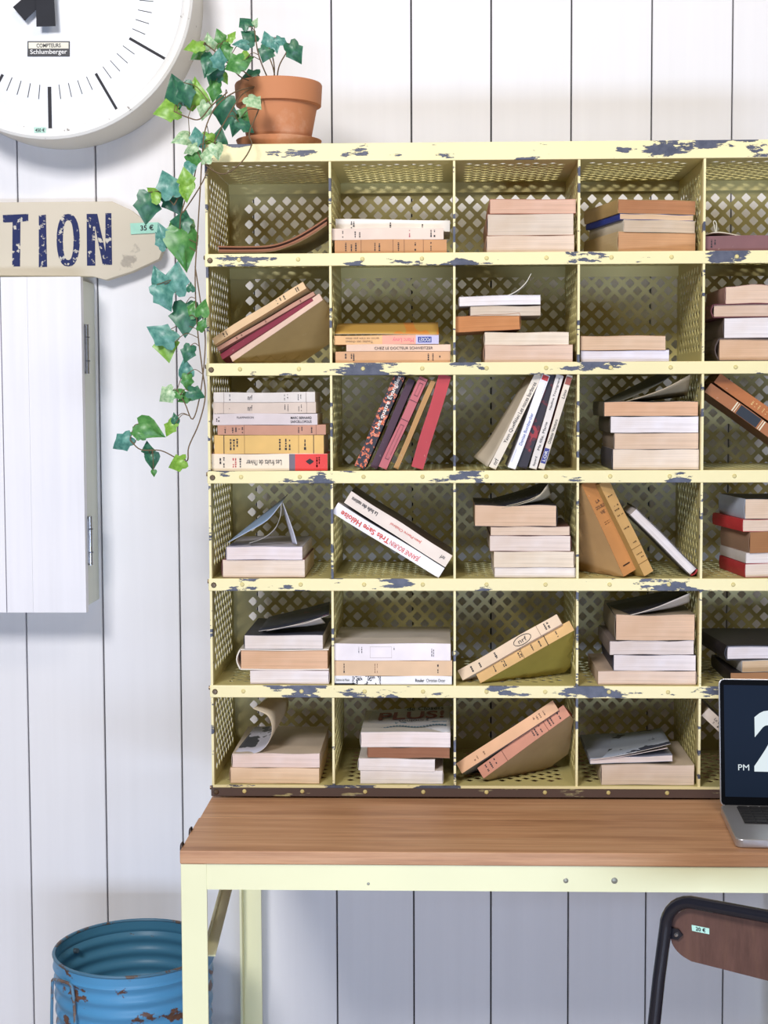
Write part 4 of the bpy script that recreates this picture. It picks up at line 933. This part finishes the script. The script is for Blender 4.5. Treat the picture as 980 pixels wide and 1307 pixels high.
for x, y, s, a, c in ((595, 60, 60, 130, 'd'), (640, 60, 34, 60, 'p'), (385, 160, 75, 190, 'b'), (402, 195, 62, 210, 'g'), (445, 140, 60, 100, 'p'), (495, 125, 70, 110, 'g'), (515, 185, 75, 290, 'g'), (447, 240, 90, 250, 'd'), (487, 215, 75, 80, 't'),
        (465, 290, 95, 250, 'd'), (512, 295, 45, 300, 'b'), (468, 345, 80, 260, 'g'), (552, 235, 80, 200, 'g'), (600, 222, 65, 30, 'g'), (615, 290, 85, 190, 'd'), (612, 120, 65, 140, 'd'), (578, 150, 60, 180, 't'),
        (690, 135, 70, 110, 't'), (684, 190, 65, 250, 'd'), (724, 155, 60, 280, 't'), (752, 140, 55, 330, 't'), (806, 188, 85, 300, 'd'), (312, 345, 130, 110, 'd'), (350, 360, 95, 280, 'd'), (270, 428, 95, 190, 'b'), (390, 355, 110, 95, 'b'),
        (510, 435, 120, 265, 'd'), (582, 450, 70, 60, 'g'), (555, 500, 70, 250, 'd'), (602, 495, 70, 330, 'd'), (425, 430, 70, 250, 'p'), (330, 545, 75, 200, 'p'), (398, 540, 85, 100, 't'), (440, 555, 60, 260, 'b'), (487, 545, 90, 80, 'd'),
        (368, 590, 65, 200, 'p'), (378, 635, 75, 260, 'g'), (372, 668, 60, 280, 't'), (435, 615, 65, 90, 'p'), (350, 712, 80, 100, 'b'), (350, 770, 70, 270, 'b'), (275, 735, 110, 110, 't'), (300, 810, 100, 300, 'd'), (218, 770, 80, 140, 'b'),
        (190, 830, 120, 265, 'd'), (332, 885, 90, 80, 'd'), (330, 945, 120, 270, 'g'), (255, 945, 85, 110, 't'), (635, 392, 70, 320, 'p'), (480, 600, 60, 280, 'p'), (540, 120, 50, 60, 'b'), (598, 195, 45, 90, 'b')):
    X, Y = Z2(x, y); LV.append((X, Y, s / 3.267, a, c))
for x, y, s, a, c in ((425, 70, 200, 280, 'g'), (310, 30, 90, 120, 't'), (385, 225, 150, 85, 't'), (290, 215, 100, 110, 't'), (322, 320, 140, 300, 't'), (435, 435, 160, 270, 'd'), (465, 385, 80, 70, 'g'), (312, 520, 150, 150, 't'), (335, 580, 140, 280, 'b'),
        (525, 375, 90, 80, 'g'), (522, 468, 70, 60, 'g'), (447, 618, 85, 250, 'd'), (432, 690, 95, 100, 't'), (445, 765, 80, 270, 'g'), (335, 835, 90, 215, 'p'), (385, 820, 70, 170, 'g'), (435, 845, 85, 200, 'g'), (492, 825, 85, 340, 'd'),
        (380, 952, 50, 100, 'd'), (355, 1003, 85, 240, 'b'), (188, 1035, 75, 170, 'g'), (255, 1012, 140, 335, 'g'), (105, 1080, 120, 210, 't'), (240, 1120, 80, 100, 'd'), (262, 1180, 85, 270, 'd'), (270, 1242, 34, 270, 'g'), (388, 1190, 100, 200, 'b'), (462, 270, 45, 90, 'd')):
    X, Y = Z3(x, y); LV.append((X, Y, s / 4.08, a, c))
inv = MW[ivy.name].inverted()
for i, (px, py, s, a, c) in enumerate(LV):
    if px > 312: Y = .085 if py < 108 else -.03
    elif px > 300 and py < 180: Y = .02
    elif py > 180 and px > 255: Y = -.045
    elif py < 180: Y = random.uniform(-.03, .02)
    else: Y = random.uniform(-.045, -.005)
    cpt = at(px, py, Y); L = s * (DZ + Y) / F * 1.12; ar = math.radians(a)
    yv = Vector((math.cos(ar), random.uniform(-.35, .35), math.sin(ar))).normalized()
    nv = Vector((random.uniform(-.35, .35), -1, random.uniform(.1, .55))); nv = (nv - yv * nv.dot(yv)).normalized(); xv = yv.cross(nv)
    Wd = L * random.uniform(.78, 1.0); base = cpt - yv * L * .45
    M = Matrix(((xv.x * Wd, yv.x * L, nv.x * L, base.x), (xv.y * Wd, yv.y * L, nv.y * L, base.y), (xv.z * Wd, yv.z * L, nv.z * L, base.z), (0, 0, 0, 1)))
    o = bpy.data.objects.new('leaf', LM[(i % 3 if L > .02 else 1, c)]); C.objects.link(o); o.parent = ivy; o.matrix_local = inv @ M
    near = min(samples, key=lambda q: (q - base).length + (.03 if q.z < base.z - .05 else 0))
    mid = (near + base) / 2 + Vector((0, -.002, .012 * min(1, (near - base).length / .04)))
    if (near - base).length > .002: vm.tube(catmull([near, mid, base + nv * .0], 4), .0008, 5)
part('vine_stems', vm, plain('6E5A40', .7, 0, .2, 40), ivy, True)

# ------------------------------------------------------------------ laptop
hz_ = TABLE_Z + .016; hl = atz(919, 1027, hz_); fl = atz(939, 1071, hz_)
depth = .235; fw = (fl - hl).normalized(); lx_ = Vector((-fw.y, fw.x, 0)); lx_ = lx_ if lx_.x > 0 else -lx_
bkv = -fw; WID = .345
lap = thing('laptop', 'open silver laptop showing a white flip clock on its dark screen', 'laptop', Vector((hl.x, hl.y, TABLE_Z)))
flen = (fl - hl).length; print('laptop deck', flen, 'yaw', math.degrees(math.atan2(lx_.y, lx_.x)))
M_ALU = plain('C4C4C8', .32, .75, .02); M_KEY = plain('1E1E22', .5); M_BEZ = plain('0C0D10', .15, 0, .02)
def rrect(w, h, r, n=5):
    out = []
    for cx, cy, a0 in ((w - r, h - r, 0), (r, h - r, 90), (r, r, 180), (w - r, r, 270)):
        for k in range(n + 1): a = math.radians(a0 + 90 * k / n); out.append((cx + r * math.cos(a), cy + r * math.sin(a)))
    return out
def on(o, ux, uy, pts): return [o + ux * x + uy * y for x, y in pts]
base = part('base', MB().prism(on(hl + Vector((0, 0, -.015)), lx_, fw, rrect(WID, flen, .012)), (0, 0, .015)), M_ALU, lap)
bevel(base, .002)
ktop = hl + Vector((0, 0, .0006))
part('keyboard_well', MB().prism(on(ktop + lx_ * .028 + fw * .014, lx_, fw, rrect(WID - .056, flen * .50, .003)), (0, 0, .0004)), plain('2A2A2E', .6), base)
kw = (WID - .06) / 14.0; kd = flen * .49 / 6; kme = MB().prism(rect_ if False else [Vector((x, y, 0)) for x, y in rrect(kw * .86, kd * .84, .0018, 2)], (0, 0, .0014)).mesh('key'); kme.materials.append(M_KEY)
Rk = Matrix(((lx_.x, fw.x, 0, 0), (lx_.y, fw.y, 0, 0), (0, 0, 1, 0), (0, 0, 0, 1)))
for r_ in range(6):
    for c_ in range(14):
        o = bpy.data.objects.new('key', kme); C.objects.link(o); o.parent = lap
        p = ktop + lx_ * (.03 + c_ * kw) + fw * (.015 + r_ * kd) + Vector((0, 0, .0006)); o.matrix_local = MW[lap.name].inverted() @ (Matrix.Translation(p) @ Rk)
part('trackpad', MB().prism(on(hl + lx_ * (WID / 2 - .052) + fw * (flen * .62), lx_, fw, rrect(.104, flen * .33, .004)), (0, 0, .0005)), plain('B6B6BA', .35, .6, .02), base)
# the lid leans back from the hinge
tl = at(918, 866, hl.y + .045); LH = (tl - hl).length; up = (tl - hl); up = (up - lx_ * up.dot(lx_)).normalized(); ln = lx_.cross(up).normalized()
if ln.y > 0: ln = -ln
lo = hl - up * .003
lid = part('lid', MB().prism(on(lo - ln * .006, lx_, up, rrect(WID, LH + .003, .011)), ln * .0055), M_ALU, lap); bevel(lid, .001)
part('bezel', MB().prism(on(lo - ln * .0005 + lx_ * .0022 + up * .002, lx_, up, rrect(WID - .0044, LH - .0012, .009)), ln * .0007), M_BEZ, lid)
scr = part('screen', MB().prism(on(lo + ln * .0002 + lx_ * .0095 + up * .018, lx_, up, rrect(WID - .019, LH - .027, .001)), ln * .0004), emis('navy_screen', '14263A', .55), lid)
def scrpt(px, py):
    r = ray(px, py); o = lo + ln * .0009; return CAM + r * ((o - CAM).dot(ln) / r.dot(ln))
M_SW = emis('white_screen_digits', 'EFFBFF', .95)
a_, b_ = scrpt(963, 985), scrpt(963, 907); h_ = (b_ - a_).length
mb = MB(); text(mb, '2', scrpt(984, 946), lx_, up, h_ * .56, h_, 0, .045); part('clock_digit', mb, M_SW, scr)
mb = MB(); text(mb, 'PM', scrpt(949, 979.5), lx_, up, (scrpt(956, 980) - scrpt(942, 980)).length, (scrpt(949, 976) - scrpt(949, 983.5)).length, 0, 0); part('lettering', mb, M_SW, scr)

# ------------------------------------------------------------------ chair
CYD = -.62; yaw = math.radians(-31); ux = Vector((math.cos(yaw), math.sin(yaw), 0)); fwd = Vector((-math.sin(yaw), math.cos(yaw), 0))
tlc = at(848, 1168, CYD)                            # upper left bend of the back tube
ch = thing('school_chair', 'black tubular steel chair with brown plywood back pulled up to the desk', 'chair', Vector((tlc.x, tlc.y, 0)) + ux * .19 + fwd * .18)
M_TUBE = plain('26262E', .16, .2, .05); M_PLY = wood('brown_plywood', ('4E332A', '63443A', '70503F'), (14, 14, 2)); TR = .0098
CWD = .40; zt_ = tlc.z
def cpnt(x, f, z): return Vector((tlc.x, tlc.y, 0)) + ux * x + fwd * f + Vector((0, 0, z))
R_ = .05
top = zt_ + .028
def side(x0, sg):
    arc = [cpnt(x0 + sg * (.046 - .044 * math.cos(a)), 0, top - .046 + .046 * math.sin(a)) for a in [math.radians(12 * k) for k in range(8)]]
    return catmull([cpnt(x0 - sg * .05, -.10, .003), cpnt(x0 - sg * .036, -.06, .22), cpnt(x0 - sg * .018, -.025, .47), cpnt(x0 - sg * .003, -.004, top - .09)], 6)[:-1] + arc
part('back_frame', MB().tube(side(0, 1) + [cpnt(CWD * .5, .0, top + .0005)] + side(CWD, -1)[::-1], TR, 14), M_TUBE, ch, True)
# plywood back: rounded board bent a little
ol = []
zb0, zb1 = top - .016, top - .103
shape = []
for cx_, cz_, a0 in ((.045, zb0 - .030, 180), (CWD - .045, zb0 - .030, 90), (CWD - .052, zb1 + .042, 0), (.052, zb1 + .042, -90)):
    rx_, rz_ = (.038, .031) if cz_ > (zb0 + zb1) / 2 else (.046, .036)
    for k in range(5):
        a = math.radians(a0 - 22.5 * k); shape.append((cx_ + rx_ * math.cos(a), cz_ + rz_ * math.sin(a)))
    if a0 == 180: shape.append((CWD / 2, zb0 + .002))
    if a0 == 0: shape.append((CWD / 2, zb1 - .002))
sp_ = catmull([Vector((x, 0, z)) for x, z in shape + shape[:1]], 4)[:-1]
bend = lambda x: .012 * (1 - ((x - CWD / 2) / (CWD / 2)) ** 2)
fvs = [cpnt(p.x, bend(p.x) + .008, p.z) for p in sp_]; n = len(fvs); cF = cpnt(CWD / 2, bend(CWD / 2) + .008, (zb0 + zb1) / 2)
bk = fwd * .009; vs = fvs + [v + bk for v in fvs]; zmid = (zb0 + zb1) / 2
mb = MB()
grid = []
order = sorted(range(n), key=lambda i: sp_[i].x)
tops = sorted([i for i in range(n) if sp_[i].z >= zmid - .004], key=lambda i: sp_[i].x); bots = sorted([i for i in range(n) if sp_[i].z < zmid - .004], key=lambda i: sp_[i].x)
def interp(lst, x):
    for a, b in zip(lst, lst[1:]):
        if sp_[a].x <= x <= sp_[b].x + 1e-9:
            t = (x - sp_[a].x) / max(1e-9, sp_[b].x - sp_[a].x); return sp_[a].z * (1 - t) + sp_[b].z * t
    return sp_[lst[0]].z if x < sp_[lst[0]].x else sp_[lst[-1]].z
K = 48; vs = []; fs = []
xa, xb = .0066, CWD - .0066
for k in range(K + 1):
    x = xa + (xb - xa) * (0.5 - 0.5 * math.cos(math.pi * k / K)); zt1, zb1_ = interp(tops, x), interp(bots, x)
    for off in (.008, .017):
        for z in (zb1_, zt1): vs.append(cpnt(x, bend(x) + off, z))
for k in range(K):
    o = k * 4
    fs += [(o, o + 4, o + 5, o + 1), (o + 2, o + 3, o + 7, o + 6), (o, o + 2, o + 6, o + 4), (o + 1, o + 5, o + 7, o + 3)]
fs += [(0, 1, 3, 2), (K * 4, K * 4 + 2, K * 4 + 3, K * 4 + 1)]
brd = part('backrest', MB().add(vs, fs), M_PLY, ch)
for x0, sgn in ((.0, 1), (CWD, -1)):
    z = zb0 - .040
    tab = part('back_bracket', MB().prism([cpnt(x0 - sgn * .006, .004, z + .009), cpnt(x0 + sgn * .020, .004, z + .008), cpnt(x0 + sgn * .027, .005, z), cpnt(x0 + sgn * .020, .004, z - .008), cpnt(x0 - sgn * .006, .004, z - .009)], fwd * .004), M_TUBE, ch)
    part('screw', MB().lathe([(.0001, .003), (.003, .0025), (.0038, .0)], cpnt(x0 + sgn * .018, .004, z), -fwd, 10), M_CHROME, tab, True)
bevel(part('seat', MB().prism([cpnt(x, f, .425) for x, f in ((.02, .02), (CWD - .02, .02), (CWD - .005, .2), (CWD, .36), (CWD - .03, .40), (.03, .40), (0, .36), (.005, .2))], (0, 0, .010)), M_PLY, ch), .003)
for x0, xo in ((.01, -.03), (CWD - .01, CWD + .03)):
    part('front_leg', MB().tube(catmull([cpnt(x0 + .01, -.02, .412), cpnt(x0 + .006, .15, .412), cpnt(x0, .34, .41), cpnt(x0 - .002, .375, .39), cpnt(xo, .42, .003)], 6), TR, 12), M_TUBE, ch, True)
part('cross_bar', MB().tube([cpnt(-.0, .10, .414), cpnt(CWD, .10, .414)], .008, 10), M_TUBE, ch, True)
stc = thing('price_sticker', 'mint price sticker reading 20 euros on the chair back', 'sticker', cpnt(.05, .008, zb0 - .035))
def bpt(px, py, o=.0006):
    r = ray(px, py); xx = .06
    for _ in range(4):
        q = cpnt(xx, bend(xx) + .008 - o, zmid); p = CAM + r * ((q - CAM).dot(fwd) / r.dot(fwd)); xx = (p - cpnt(0, 0, 0)).dot(ux)
    return p
part('label_paper', MB().prism([bpt(x, y) for x, y in ((882.5, 1180.5), (905, 1185), (905, 1192.5), (883, 1188))], fwd * .0004), plain('BFEEDD', .6), stc)
e1 = (bpt(905, 1185) - bpt(882.5, 1180.5)).normalized()
mb = MB(); text(mb, '20 €', bpt(894, 1186.5, .0016), bpt(900, 1187.7, .0016) - bpt(888, 1185.3, .0016), (0, 0, 1), .015, .006, 0, .02); part('lettering', mb, M_INK, stc)
